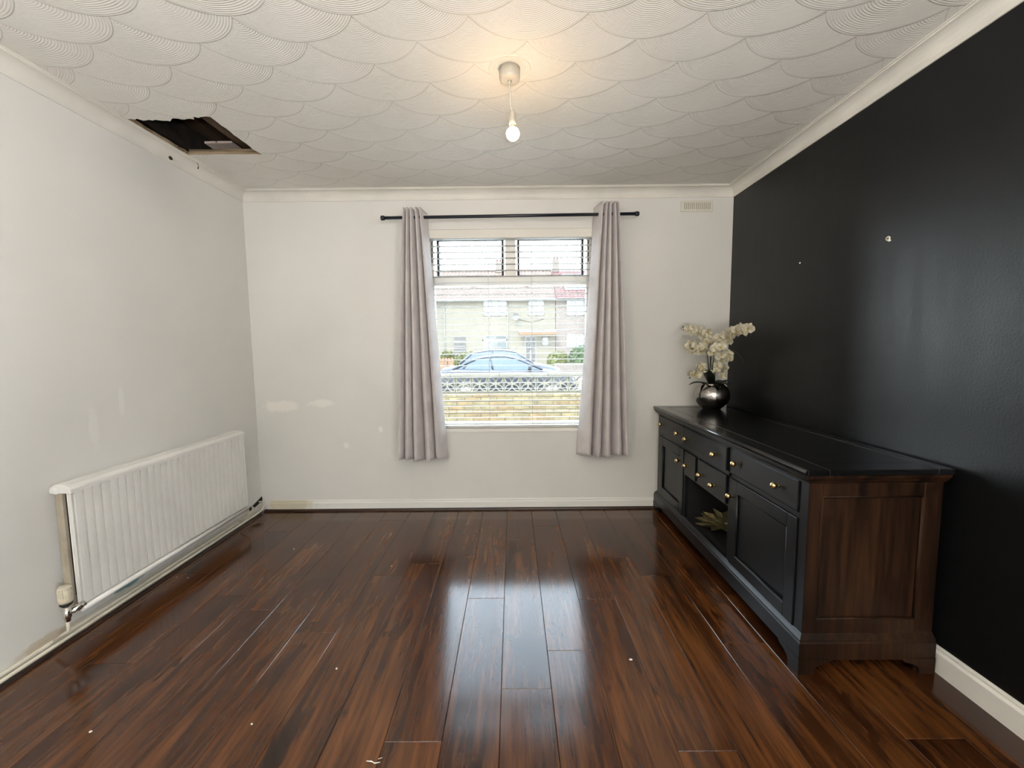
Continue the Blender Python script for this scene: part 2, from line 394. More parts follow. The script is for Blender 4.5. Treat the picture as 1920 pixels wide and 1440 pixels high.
rs_ = [rag[-1]] + rside + [far[0]]; strip(rs_, [(-1.3, p[1]) for p in rs_])
ls_ = [far[-1]] + lside + [rag[0]]; strip(ls_, [(xL, p[1]) for p in ls_])
def quad(x0, y0, x1, y1): m_.add([(x0, y0, H), (x1, y0, H), (x1, y1, H), (x0, y1, H)], [[0, 1, 2, 3]])
m_.add([(rag[0][0], 2.05, H), (rag[0][0], rag[0][1], H), (xL, rag[0][1], H), (xL, 2.05, H)], [[0, 1, 2, 3]])
m_.add([(far[-1][0], 2.75, H), (far[-1][0], far[-1][1], H), (xL, far[-1][1], H), (xL, 2.75, H)], [[0, 1, 2, 3]])
m_.add([(rag[-1][0], 2.05, H), (rag[-1][0], rag[-1][1], H), (-1.3, rag[-1][1], H), (-1.3, 2.05, H)], [[0, 1, 2, 3]])
m_.add([(far[0][0], 2.75, H), (far[0][0], far[0][1], H), (-1.3, far[0][1], H), (-1.3, 2.75, H)], [[0, 1, 2, 3]])
quad(xL, YB, xR, 2.05); quad(xL, 2.75, xR, D); quad(-1.3, 2.05, xR, 2.75)
k = len(loop)
m_.add([(p[0], p[1], H) for p in loop] + [(p[0], p[1], H+.018) for p in loop], [[i, (i+1) % k, k+(i+1) % k, k+i] for i in range(k)], 1)
ceil = struct(m_.build('ceiling', ['ceiling', 'lath'], fixn=False), 'white combed plaster ceiling with overlapping fan swirls and a ragged hole')
# thin crumbs hanging on the far edge of the hole
m_ = MB(); m_.box(-1.89, -1.476, 2.586, 2.600, H+.0005, H+.03); m_.build('lath_edge', 'lath', ceil)
# void above
m_ = MB()
m_.box(xL, xR, YB, D, 2.62, 2.64)
struct(m_.build('trim_5', 'joist'), 'dark floorboards seen up through the ceiling hole')
for i, x in enumerate((-1.60, -1.20, -.8, -2.02)):
    if i < 3: m_ = MB().box(x, x+.05, 1.6, D, H+.02, 2.62) if i else MB().box(x-.02, x+.03, 1.6, D, 2.47, 2.62)
    else: continue
    o = m_.build('ceiling_joist', 'joist', ceil)
MB().box(-1.455, -1.41, 1.6, D, H+.02, 2.62).build('ceiling_joist', 'joist', ceil)
m_ = MB().box(-1.85, -1.782, 2.665, 2.765, 2.500, 2.512); m_.box(-1.774, -1.685, 2.665, 2.765, 2.500, 2.512)  # pale patch whose colour stands in for light leaking into the void
o = m_.build('light_gap_patch', 'gap_pink', ceil); o['label'] = 'pale pinkish patch inside the ceiling hole, coloured as a light gap'
m_ = MB(); m_.box(xL+.001, xL+.006, 1.6, D, H+.02, 2.62); m_.box(xL+.006, -1.2, D-.3, D-.294, H+.02, 2.62)  # dark sheets over the wall, giving the void its shade by colour
o = m_.build('void_shade', 'void', ceil)
# unseen upper storey block of this house, added to block the sun
struct(MB().box(xL-TH-2, xR+TH+2, YB-TH, D+TH, 2.76, 5.0).build('trim_6', 'render'), 'unseen upper storey block of the house, added to block the sun')
# floor
fl = struct(MB().box(xL, xR, YB, D, -.06, -.012).build('floor', 'subfloor'), 'dark brown wood-effect laminate floor')
PW, PLN = .1855, 1.215
def plank_mesh(w_, l_):
    c = .0016; z0, z1 = -.012, 0
    a, b_ = w_/2-.0004, l_/2-.0004
    vs = [(-a, -b_, z0), (a, -b_, z0), (a, b_, z0), (-a, b_, z0), (-a, -b_, z1-c), (a, -b_, z1-c), (a, b_, z1-c), (-a, b_, z1-c), (-a+c, -b_+c, z1), (a-c, -b_+c, z1), (a-c, b_-c, z1), (-a+c, b_-c, z1)]
    fs = [(0, 1, 5, 4), (1, 2, 6, 5), (2, 3, 7, 6), (3, 0, 4, 7), (4, 5, 9, 8), (5, 6, 10, 9), (6, 7, 11, 10), (7, 4, 8, 11), (8, 9, 10, 11)]
    return MB().add(vs, fs).mesh('plank', 'laminate')
pcache = {}
known = {0: 1.453, 1: 1.647, -1: 2.016, -2: 1.245}
k0 = math.floor((xL+.054)/PW)
for k in range(k0, 12):
    xa = max(xL, -.054 + k*PW); xb = min(xR, -.054 + (k+1)*PW)
    if xb-xa < .01: continue
    j = known.get(k, random.uniform(0, PLN))
    if k not in known:
        for _ in range(9):
            if abs(((j-1.3) % PLN)) < .35 and abs(k) < 7: j = random.uniform(0, PLN)
    while j > YB: j -= PLN
    while j < D:
        ya = max(YB, j); yb = min(D-.004, j+PLN)
        if yb-ya > .02:
            key = (round(xb-xa, 4), round(yb-ya, 4))
            if key not in pcache: pcache[key] = plank_mesh(xb-xa, yb-ya)
            inst('plank', pcache[key], fl, ((xa+xb)/2, (ya+yb)/2, 0))
        j += PLN
# coving
def cove_profile(n=9):
    c = cc_; pts = [(0, 0), (0, -c-.004), (.006, -c-.004), (.006, -c+.004)]
    for i in range(n+1):
        a = (PI/2)*i/n
        pts.append((.006+(c-.016)*(1-math.cos(a)), -c+.004 + (c-.014)*math.sin(a)))
    pts += [(c-.004, -.010), (c-.004, -.004), (c+.004, -.004), (c+.004, 0)]
    return pts
pr = cove_profile()
struct(MB().extr([(xL+a, H+b_) for a, b_ in pr], YB, D, 'y').build('trim_1', 'cove'), 'white cove moulding along the left wall')
struct(MB().extr([(xR-a, H+b_) for a, b_ in pr], YB, D, 'y').build('trim_2', 'cove'), 'white cove moulding above the black wall')
struct(MB().extr([(D-a, H+b_) for a, b_ in pr], xL, xR, 'x').build('trim_3', 'cove'), 'white cove moulding above the window wall')
tl = bpy.data.objects['trim_1']
# skirting
def skirt(h=.083, th=.016):
    return [(0, 0), (0, h), (.005, h), (.009, h-.006), (.009, h-.014), (th, h-.022), (th, 0)]
struct(MB().extr([(D-a, z) for a, z in skirt()], -1.90, xR, 'x').build('baseboard_back', 'skirt'), 'white gloss skirting under the window, yellowed at its left end')
struct(MB().extr([(xR-a, z) for a, z in skirt(.10, .018)], YB, D-.02, 'y').build('baseboard_right', 'trim'), 'white skirting at the foot of the black wall')
struct(MB().extr([(xL+a, z) for a, z in skirt(.036, .010)], YB, D-.10, 'y').build('baseboard_left', 'trimy'), 'low yellowed skirting under the radiator')
q = [(0, 0), (0, .017), (.005, .0165), (.011, .012), (.014, .005), (.014, 0)]
struct(MB().extr([(D-.016-a, z) for a, z in q], xL+.03, xR-.02, 'x').build('trim_4', 'bead'), 'dark brown floor bead along the window wall')
struct(MB().extr([(xL+.032+a, z*.7) for a, z in q], YB, D-.08, 'y').build('trim_7', 'bead'), 'dark brown floor bead along the left wall')
# damaged cove bits
m_ = MB(); m_.lathe([(0.0001, .004), (.009, .003), (.013, .0005), (.012, -.004)], (0, 0, 0), 9)
m_.v = [(xL+.034+z*.75, 2.50+x*1.1+random.uniform(-.002, .002), 2.345+y*.8) for x, y, z in m_.v]
o = m_.build('crumbled_hole', 'hole', tl); o['label'] = 'small dark hole in the cove'
m_ = MB().tube([(xL+.07, 2.66, 2.386), (xL+.071, 2.664, 2.366), (xL+.068, 2.662, 2.352)], [.0012, .0015, .004], 6)
o = m_.build('hanging_flake', 'hole', tl); o['label'] = 'dark flake hanging from the cove'
# broken plaster in the bottom corner where the pipes go in
m_ = MB().extr([(3.00, .070), (3.03, .088), (3.07, .086), (3.12, .098), (3.187, .116), (3.189, .088), (3.13, .072), (3.05, .060)], xL+.002, xL+.0075, 'x')
tag(m_.build('wall_hole', 'hole'), 'dark broken gap in the plaster at the corner where the pipes enter', 'hole')
# ------------------------------------------------------------------ window
win = bpy.data.objects.new('window_1', None); COL.objects.link(win); win.location = (0, D+.13, OZ0); struct(win, 'white framed window with two top lights over one large pane')
fy0, fy1 = D+.105, D+.165
m_ = MB()
m_.box(OX0, -.598, fy0, fy1, OZ0, OZ1); m_.box(.572, OX1, fy0, fy1, OZ0, OZ1)
m_.box(-.598, .572, fy0, fy1, OZ0, .662); m_.box(-.598, .572, fy0, fy1, 2.075, OZ1)
m_.build('window_frame', 'pvc', win)
MB().box(-.598, .572, fy0-.008, fy1, 1.728, 1.792, ch=.004).build('transom', 'pvc', win)
MB().box(-.049, .029, fy0-.008, fy1, 1.792, 2.075, ch=.004).build('mullion', 'pvc', win)
for (a, b_) in ((-.572, -.062), (.042, .548)):
    m_ = MB()
    for x in (a, b_-.016): m_.box(x, x+.016, fy0-.004, fy1+.01, 1.800, 2.066)
    m_.box(a+.016, b_-.016, fy0-.001, fy0+.02, 1.792, 1.803); m_.box(a+.016, b_-.016, fy0-.001, fy0+.02, 2.064, 2.075)
    m_.build('gasket', 'gasket', win)
    MB().box(a+.005, b_-.005, D+.135, D+.139, 1.795, 2.073).build('pane', 'glass', win)
for x in (-.612, .580): MB().box(x, x+.007, fy0-.006, fy0+.01, 1.90, 2.06).build('window_hinge', 'gasket', win)
MB().box(-.596, .570, D+.135, D+.139, .664, 1.727).build('pane', 'glass', win)
MB().box(OX0, OX1, D-.004, D+.105, OZ0-.022, OZ0+.004, ch=.003).build('window_sill', 'pvc', win)
MB().box(OX0-.05, OX1+.05, D+.165, D+.33, OZ0-.03, OZ0+.008).build('outer_sill', 'cap', win)
# lintel joint line over the valance is the wall edge itself
# venetian blind
bl = thing('venetian_blind', (0, D+.05, OZ1-.06), 'white venetian blind with open slats hanging in the window recess', 'blind')
MB().box(OX0+.003, OX1-.003, D-.012, D+.004, 2.056, 2.119, ch=.003).build('valance', 'valance', bl)
MB().box(OX0+.008, OX1-.008, D+.025, D+.075, 2.060, 2.112).build('headrail', 'slat', bl)
def slat_m(L):
    m2 = MB(); N = 4; w2 = .0165
    top = [(-w2+2*w2*i/N, .0022*(1-(2*i/N-1)**2)) for i in range(N+1)]
    bot = [(a, z-.0018) for a, z in reversed(top)]
    return m2.extr(top+bot, -L/2, L/2, 'x').mesh('slat', 'slat')
sm_ = slat_m(OX1-OX0-.018); xm = (OX0+OX1)/2
z = 2.011+.0448
for k in range(31):
    zz = 2.0115 - k*.0448
    if zz < .665: break
    inst('slat', sm_, bl, (xm, D+.05, zz), rot=(math.radians(-4 + random.uniform(-1, 1)), 0, math.radians(random.uniform(-.04, .04))))
MB().box(OX0+.009, OX1-.009, D+.027, D+.073, .634, .652, ch=.003).build('bottom_rail', 'slat', bl)
for x in (-.517, -.181, .147, .483):
    m_ = MB()
    for yy in (D+.0235, D+.0765): m_.tube([(x, yy, .65), (x, yy, 2.065)], .0008, 5)
    m_.tube([(x+.004, D+.0500, .65), (x+.004, D+.0500, 2.065)], .0007, 5)
    m_.build('ladder_cord', 'cord', bl)
# curtain rod
zl, zr = 2.1785, 2.1895
rod = thing('curtain_rod', (0, D-.10, 2.184), 'black metal curtain rod with capped ends above the window', 'curtain rod')
MB().tube([(-.905, D-.10, zl), (.885, D-.10, zr)], .0115, 12).build('pole', 'rod', rod)
for s_, x, z in ((-1, -.914, zl), (1, .894, zr)):
    m_ = MB().lathe([(.0001, -.014), (.015, -.014), (.0165, -.011), (.0165, .008), (.0125, .013), (.0001, .013)], (x, D-.10, z), 14, axis='x'); m_.build('end_cap', 'rod', rod)
for x in (-.70, .69):
    m_ = MB().tube([(x, D-.001, 2.175), (x, D-.10, 2.168)], .005, 8); m_.lathe([(.0001, -.006), (.018, -.006), (.018, 0), (.0001, 0)], (x, D, 2.175), 12, axis='y'); m_.build('bracket', 'rod', rod)
# curtains
def curtain(sgn, xt0, xt1, xb0, xb1, ztop, zbot, label, npl, xin_t, xin_b, seed):
    """sgn=+1: the window is at +x. front part from x0 (outer) to x1 (inner), then a return towards the window pane"""
    rnd = random.Random(seed); ph = [rnd.uniform(-.25, .25) for _ in range(npl+1)]; wd = [rnd.uniform(.8, 1.2) for _ in range(npl)]
    tot = sum(wd); cum = [0]
    for w_ in wd: cum.append(cum[-1]+w_/tot)
    def warp(u):
        for i in range(npl):
            if u <= (i+1)/npl: return cum[i] + (cum[i+1]-cum[i])*(u*npl-i)
        return 1
    def fn(u, v):
        e = v**.85                                  # 0 top .. 1 bottom
        z = ztop + (zbot-ztop)*v
        x0 = xt0 + (xb0-xt0)*e; x1 = xt1 + (xb1-xt1)*e; xi = xin_t + (xin_b-xin_t)*(v**1.15)
        amp = .050 + .004*v
        if u < .88:
            a = u/.88; A = a*npl
            th = 2*PI*(A+.02)
            x = x0 + (x1-x0)*warp(a) + .80*(x1-x0)/npl/(2*PI)*math.sin(th)
            y = D-.105 - amp*math.cos(th)*(1+.25*ph[min(int(A), npl)]) + .006*math.sin(9*v+A*2)*v
        else:
            a = (u-.88)/.12
            x = x1 + (xi-x1)*(a**.9) + sgn*.006*math.sin(PI*a)*v; y = D-.105-amp + (amp+.085)*(a**1.15) + .010*math.sin(5*v)*a*v
        hem = .006*math.cos(2*PI*u/.88*npl)*v + (.010*math.sin(u*9)*v)
        if v > .985: y += 0
        return (x, y, z + hem*(v > .5) + (.004*math.cos(2*PI*u/.88*npl) if v < .02 else 0))
    o = thing('curtain', ((xt0+xt1)/2, D-.1, zbot), label, 'curtain', 'curtains on the black rod')
    m2 = MB(); m2.grid(fn, 150, 60)
    k = m2.build('curtain_panel', 'curtain', o, fixn=False)
    md = k.modifiers.new('s', 'SOLIDIFY'); md.thickness = .0025; md.offset = 0
    m2 = MB()
    for i in range(npl):
        pass
    # hem stitch band
    def hemf(u, v):
        p = fn(u, .955+.004*v); return (p[0], p[1]-.0022, p[2])
    m2.grid(hemf, 150, 1); m2.build('hem', 'curtain', o, fixn=False)
    return o
curtain(1, -.757, -.640, -.850, -.548, 2.232, .425, 'grey fabric curtain hanging left of the window', 4, -.612, -.500, 3)
curtain(-1, .752, .640, .842, .545, 2.258, .440, 'grey fabric curtain hanging right of the window', 4, .600, .478, 8)
# wall vent
vt = thing('wall_vent', (1.355, D, 2.267), 'small cream air vent high on the window wall', 'vent')
MB().box(1.238, 1.473, D-.010, D, 2.229, 2.304, ch=.003).build('vent_plate', 'vent', vt)
for i in range(14):
    x = 1.262 + i*.0142
    MB().box(x, x+.0055, D-.0125, D-.0095, 2.243, 2.290).build('slot', 'ventdark', vt)
# ------------------------------------------------------------------ pendant lamp
lx, ly = -.002, 1.850
lamp = thing('pendant_lamp', (lx, ly, H), 'bare glowing bulb hanging on a short flex from a white ceiling rose', 'lamp')
MB().lathe([(.0001, -.048), (.034, -.047), (.040, -.043), (.0425, -.036), (.0435, 0), (.0001, 0)], (lx, ly, H), 32).build('ceiling_rose', 'rose', lamp)
MB().lathe([(.0001, -.060), (.006, -.060), (.009, -.048), (.0001, -.048)], (lx, ly-.002, H), 14).build('cord_grip', 'rose', lamp)
MB().tube([(lx, ly-.002, H-.05), (lx+.001, ly, H-.10), (lx+.004, ly, H-.14), (lx+.008, ly, 2.232)], .0030, 8).build('flex', 'flexw', lamp)
bx_, bz_ = lx+.0115, 2.145
h_ = MB().lathe([(.0001, .092), (.006, .092), (.0115, .088), (.0125, .082), (.0125, .066), (.0138, .065), (.0145, .040), (.0135, .036), (.0001, .036)], (bx_-.002, ly, bz_), 20).build('lamp_holder', 'rose', lamp)
MB().lathe([(.0001, .036), (.011, .036), (.011, .026), (.0001, .026)], (bx_, ly, bz_), 16).build('bulb_cap', 'brass', lamp)
pf = [(.0105, .030)] + [(.0275*math.sin(a), .0275*math.cos(a)) for a in [PI*(.12+.88*i/12) for i in range(13)]]
MB().lathe(pf, (bx_, ly, bz_), 24).build('bulb', 'bulb', lamp)
m_ = MB()
for rr_, hh in ((.084, .0022), (.074, .0012), (.066, .0012), (.058, .0012)):
    m_.lathe([(rr_-.003, 0), (rr_-.001, -hh), (rr_+.001, -hh), (rr_+.003, 0)], (lx, ly, H), 48)
m_.build('plaster_ring', 'cove', ceil)
# ------------------------------------------------------------------ radiator
rad = thing('radiator', (-1.9, 2.29, .14), 'white ribbed double panel radiator on the left wall', 'radiator')
ry0, ry1, rz0, rz1 = 1.722, 2.866, .140, .700
xf = -1.862
def radface(xo, sign, name):
    pts = []; N = 28; pit = (ry1-ry0-.02)/N; y = ry0+.01
    pts.append((xo-.001*sign, ry0+.002))
    for i in range(N):
        y_ = y + i*pit
        for a, d in ((.0, -.015), (.06, -.015), (.09, 0), (.5, .0008), (.91, 0), (.94, -.015)): pts.append((xo+d*sign, y_+a*pit))
    pts.append((xo-.001*sign, ry1-.002))
    n2 = len(pts); vs = []
    for (zz, ins) in ((rz0+.028, -.004), (rz0+.036, 0), (rz1-.036, 0), (rz1-.030, -.004)): vs += [(x+ins*sign, y, zz) for x, y in pts]
    back = [(xo-.016*sign, ry0+.002), (xo-.016*sign, ry1-.002)]
    fs = [[r*n2+i, r*n2+i+1, (r+1)*n2+i+1, (r+1)*n2+i] for r in range(3) for i in range(n2-1)]
    m2 = MB().add(vs, fs); xb = xo-.020*sign
    m2.box(min(xb, xo-.0155*sign), max(xb, xo-.0155*sign), ry0, ry1, rz0+.004, rz1-.03)
    return m2.build(name, 'rad', rad, fixn=False)
radface(xf, 1, 'front_panel')
MB().box(-1.945, -1.930, ry0+.012, ry1-.012, rz0+.01, rz1-.03).build('back_panel', 'radend', rad)
m_ = MB()   # convector fins, near black: the shade between the panels is in their colour
for i in range(48):
    y = ry0+.04+i*(ry1-ry0-.08)/47; m_.box(-1.930, -1.879, y, y+.0015, rz0+.05, rz1-.05)
o = m_.build('convector_fins', 'inside', rad); o['kind'] = 'stuff'
MB().box(-1.934, -1.912, ry0+.006, ry0+.026, rz0+.01, rz1-.03, ch=.004).build('end_tube', 'radend', rad)
# top cover: rounded cap
arc = [(xf+.004, rz1-.036)] + [(-1.903+.045*math.cos(a), rz1-.022+.024*math.sin(a)) for a in [PI*i/14 for i in range(15)]] + [(-1.948, rz1-.036)]
MB().extr(arc, ry0-.004, ry1+.002, 'y').build('top_cover', 'rad', rad)
m_ = MB()
for i in range(5): x = -1.933+i*.014; m_.box(x, x+.003, ry0+.0, ry1, rz1-.0045, rz1+.0008)
m_.build('top_grille', 'rad', rad)
m_ = MB().lathe([(.0001, -.003), (.009, -.003), (.010, 0), (.015, 0), (.0165, -.002), (.019, 0)], (-1.922, ry0-.005, rz1-.021), 20, axis='y'); m_.build('end_disc', 'rad', rad)
MB().tube([(xf-.004, ry0, rz0+.012), (xf-.004, ry1, rz0+.012)], .0125, 10).build('bottom_rail', 'rad', rad)
# valve
vx, vy = -1.872, 1.668
vl = MB().lathe([(.0001, .288), (.018, .287), (.0215, .280), (.0235, .225), (.0225, .217), (.0001, .217)], (vx, vy, 0), 18)
hd = vl.build('valve_head', 'valve', rad); hd['label'] = 'cream plastic valve head'
m_ = MB()
for k in range(18):
    a = 2*PI*k/18; m_.box(vx+.0222*math.cos(a)-.0012, vx+.0222*math.cos(a)+.0012, vy+.0222*math.sin(a)-.0012, vy+.0222*math.sin(a)+.0012, .228, .278)
m_.build('grip_ribs', 'valve', hd)
MB().lathe([(.0001, .217), (.0215, .217), (.021, .207), (.012, .198), (.0001, .198)], (vx, vy, 0), 18).build('valve_collar', 'rubber', rad)
MB().lathe([(.0001, .199), (.011, .198), (.011, .182), (.0135, .181), (.0135, .150), (.011, .148), (.0085, .132), (.0001, .130)], (vx, vy, 0), 12).build('valve_body', 'chrome', rad)
MB().lathe([(.0001, 0), (.008, 0), (.008, .018), (.013, .018), (.013, .038), (.016, .040), (.016, .066), (.0001, .066)], (vx, vy, .166), 12, axis='y').build('valve_tail', 'chrome', rad)
MB().tube([(vx, vy, .135), (vx-.004, vy+.002, .09), (-1.945, vy+.004, .042)], .0065, 8).build('valve_pipe', 'pipe', rad)
MB().tube([(-1.872, ry1-.015, .15), (-1.872, ry1+.008, .15), (-1.875, ry1+.015, .14), (-1.88, ry1+.015, .08), (-1.945, ry1+.018, .042)], [.010, .010, .008, .0065, .0065], 8).build('far_pipe', 'pipe', rad)
for z in (.3, .55): MB().box(xL, -1.94, ry0+.12, ry0+.15, z, z+.05).build('wall_bracket', 'rad', rad)
# pipes along the floor
for nm, pts, lab in (('upper', [(-1.949, -2.3, .040), (-1.949, 2.90, .040), (-1.947, 2.95, .043), (-1.940, 3.00, .056), (-1.940, 3.03, .070), (-1.948, 3.05, .080), (-1.964, 3.055, .084)], 'upper cream painted heating pipe running along the left wall into the corner gap'),
                ('lower', [(-1.944, 1.2-3.5, .020), (-1.944, 2.98, .020), (-1.930, 3.04, .026), (-1.908, 3.09, .046), (-1.905, 3.12, .070), (-1.925, 3.14, .086), (-1.962, 3.145, .090)], 'lower cream painted heating pipe running just above the floor bead')):
    tag(MB().tube(pts, .0075, 10).build('heating_pipe', 'pipe', None, (pts[1][0], pts[1][1], pts[1][2])), lab, 'pipe', 'heating pipes along the left wall')
# ------------------------------------------------------------------ sideboard
sb = thing('sideboard', (1.34, 2.34, 0), 'long black painted sideboard with brass knobs and bare dark wood ends against the black wall', 'sideboard')
SX0, SX1, SY0, SY1 = 1.098, 1.598, 1.530, 3.150      # carcass
# top: frame boards and sunk panel
m_ = MB()
TX0, TX1, TY0, TY1, TZ = 1.064, 1.605, 1.500, 3.172, .800
ed = [(0, -.026), (0, -.006), (.003, -.001), (.006, 0)]
m_.box(TX0+.006, TX0+.085, TY0, TY1, TZ-.022, TZ, ch=.0025); m_.box(TX1-.06, TX1, TY0, TY1, TZ-.022, TZ, ch=.0025)
m_.box(TX0+.085, TX1-.06, TY0, TY0+.09, TZ-.022, TZ, ch=.0025); m_.box(TX0+.085, TX1-.06, TY1-.09, TY1, TZ-.022, TZ, ch=.0025)
m_.box(TX0+.0865, TX1-.0615, TY0+.0915, TY1-.0915, TZ-.022, TZ-.0004, ch=.0025)
m_.tube([(TX0+.008, TY0+.002, TZ-.011), (TX0+.008, TY1, TZ-.011)], .0108, 12)
m_.build('top', 'blacktop', sb)
def mould(prof, x0, y0, y1, x1, name, mats):
    """moulding running round front and both ends; prof = (outward offset, z)"""
    m2 = MB(); n2 = len(prof); path = []
    for (cx, cy, ox, oy) in ((x1, y0, 0, -1), (x0, y0, -1, -1), (x0, y1, -1, 1), (x1, y1, 0, 1)):
        path.append([(cx+ox*o_, cy+oy*o_, z_) for o_, z_ in prof])
    vs = [p for ring in path for p in ring]
    for i in range(3):
        mi = 0 if i == 1 else (1 if len(mats) > 1 else 0)
        base_ = len(m2.v)
        m2.add(path[i]+path[i+1], [[k, k+1, n2+k+1, n2+k] for k in range(n2-1)], mi)
    return m2.build(name, mats, sb)
mould([(0, .742), (.006, .745), (.008, .750), (.016, .754), (.020, .762), (.026, .768), (.028, .778), (0, .778)], SX0, SY0, SY1, SX1, 'top_moulding', ['blackpaint', 'walnut'])
# carcass
m_ = MB(); T = .018
m_.box(SX1-.008, SX1, SY0+.02, SY1-.02, .12, .745)                       # back
m_.box(SX0+.002, SX1, SY0+.02, SY1-.02, .125, .143)                       # bottom
m_.box(SX0+.02, SX1, SY0+.02, SY1-.02, .728, .745)
m_.box(SX0+.004, SX1, 2.085, 2.103, .14, .735); m_.box(SX0+.004, SX1, 2.645, 2.663, .14, .735)   # dividers
m_.box(SX0+.004, SX1, 2.10, 2.648, .430, .440)
m_.build('carcass', 'inside', sb)
# face frame: rails and stiles
m_ = MB(); fx0, fx1 = SX0, SX0+.022
m_.box(fx0, fx1, SY0+.0006, 1.575, .12, .745); m_.box(fx0, fx1, 3.110, SY1, .12, .745)
m_.box(fx0, fx1, 2.080, 2.104, .12, .742); m_.box(fx0, fx1, 2.644, 2.662, .12, .742)
m_.box(fx0, fx1, 1.575, 3.11, .737, .745); m_.box(fx0, fx1, 1.575, 3.11, .592, .612)
m_.box(fx0, fx1, 1.575, 3.11, .12, .146); m_.box(fx0, fx1, 2.104, 2.644, .430, .439); m_.box(fx0, fx1, 2.446, 2.470, .439, .592)
m_.build('face_frame', 'blackpaint', sb)
def knob(parent, y, z, xs):
    MB().lathe([(.0001, -.036), (.007, -.0355), (.0125, -.031), (.0150, -.0235), (.0135, -.017), (.007, -.012), (.0055, -.005), (.0095, 0), (.0001, 0)], (xs, y, z), 16, axis='x').build('knob', 'brass', parent)
def drawer(y0, y1, z0, z1, ks, proud=.008):
    o = MB().box(SX0-proud, SX0+.018, y0, y1, z0, z1, ch=.003).build('drawer', 'blackpaint', sb)
    for (y, z) in ks: knob(o, y, z, SX0-proud)
drawer(2.664, 3.104, .616, .736, [(3.034, .684), (2.731, .680)])
drawer(2.112, 2.650, .616, .736, [(2.579, .676), (2.214, .674)], .014)
drawer(1.580, 2.074, .616, .736, [(2.012, .680), (1.692, .680)])
drawer(2.474, 2.640, .441, .588, [(2.575, .508)], .012)
drawer(2.112, 2.442, .441, .588, [(2.375, .511), (2.229, .500)], .012)
def door(y0, y1, z0, z1, kn, fr=.058):
    x0 = SX0-.006; x1 = SX0+.016
    m2 = MB(); m2.box(x0, x1, y0, y0+fr, z0, z1, ch=.002); m2.box(x0, x1, y1-fr, y1, z0, z1, ch=.002)
    m2.box(x0, x1, y0+fr, y1-fr, z0, z0+fr, ch=.002); m2.box(x0, x1, y0+fr, y1-fr, z1-fr, z1, ch=.002)
    o = m2.build('door', 'blackpaint', sb)
    MB().box(x0+.012, x1-.002, y0+fr-.004, y1-fr+.004, z0+fr-.004, z1-fr+.004).build('door_panel', 'blackpaint', o)
    # thin moulded lip round the panel
    m2 = MB(); a = .006
    for (p, q_) in (((y0+fr, z0+fr), (y1-fr, z0+fr)), ((y1-fr, z0+fr), (y1-fr, z1-fr)), ((y1-fr, z1-fr), (y0+fr, z1-fr)), ((y0+fr, z1-fr), (y0+fr, z0+fr))):
        m2.tube([(x0+.006, p[0], p[1]), (x0+.006, q_[0], q_[1])], .0055, 6)
    m2.build('panel_lip', 'blackpaint', o)
    knob(o, kn[0], kn[1], x0)
door(2.666, 3.104, .150, .588, (2.715, .503)); door(1.580, 2.076, .150, .588, (2.052, .505))
# ends: frame and panel in bare wood
for (ya, yb, yp, sg) in ((SY0, SY0+.02, SY0+.010, 1), (SY1-.02, SY1, SY1-.016, -1)):
    m_ = MB()
    m_.box(SX0+.0012, 1.150, ya, yb, .12, .745); m_.box(1.530, SX1, ya, yb, .12, .745, ch=.002)
    m_.box(1.150, 1.530, ya, yb, .690, .745, ch=.002); m_.box(1.150, 1.530, ya, yb, .12, .205, ch=.002)
    o = m_.build('end_frame', 'walnut', sb)
    m_ = MB().box(1.146, 1.534, yp, yp+.006, .200, .694); 
    yy = ya+.004 if sg == 1 else yb-.004
    for (p, q_) in (((1.152, .207), (1.528, .207)), ((1.528, .207), (1.528, .688)), ((1.528, .688), (1.152, .688)), ((1.152, .688), (1.152, .207))):
        m_.tube([(p[0], yy+.001*sg, p[1]), (q_[0], yy+.001*sg, q_[1])], .0045, 6)
    m_.build('end_panel', 'walnut', o)
# plinth + feet
mould([(.012, .057), (.020, .057), (.020, .122), (.016, .128), (.016, .134), (.008, .142), (.002, .150), (0, .152), (-.01, .152)], SX0, SY0, SY1, SX1, 'plinth', ['blackpaint', 'walnut'])
def foot(y0, dy, x0, dx, mx):
    pr_ = [(0, .062), (.13, .062), (.115, .048), (.085, .040), (.066, .028), (.060, .012), (.062, 0), (0, 0)]
    m2 = MB(); m2.extr([(y0+dy*a, z_) for a, z_ in pr_], x0, x0+dx*.022, 'x', 0)
    m2.extr([(x0+dx*(a+.0004), z_) for a, z_ in pr_], y0-dy*.0006, y0+dy*.022, 'y', mx)
    m2.build('foot', ['blackpaint', 'walnut'], sb)
foot(SY0-.022, 1, SX0-.022, 1, 1); foot(SY1+.022, -1, SX0-.022, 1, 1); foot(SY0-.022, 1, SX1, -1, 1); foot(SY1+.022, -1, SX1, -1, 1)
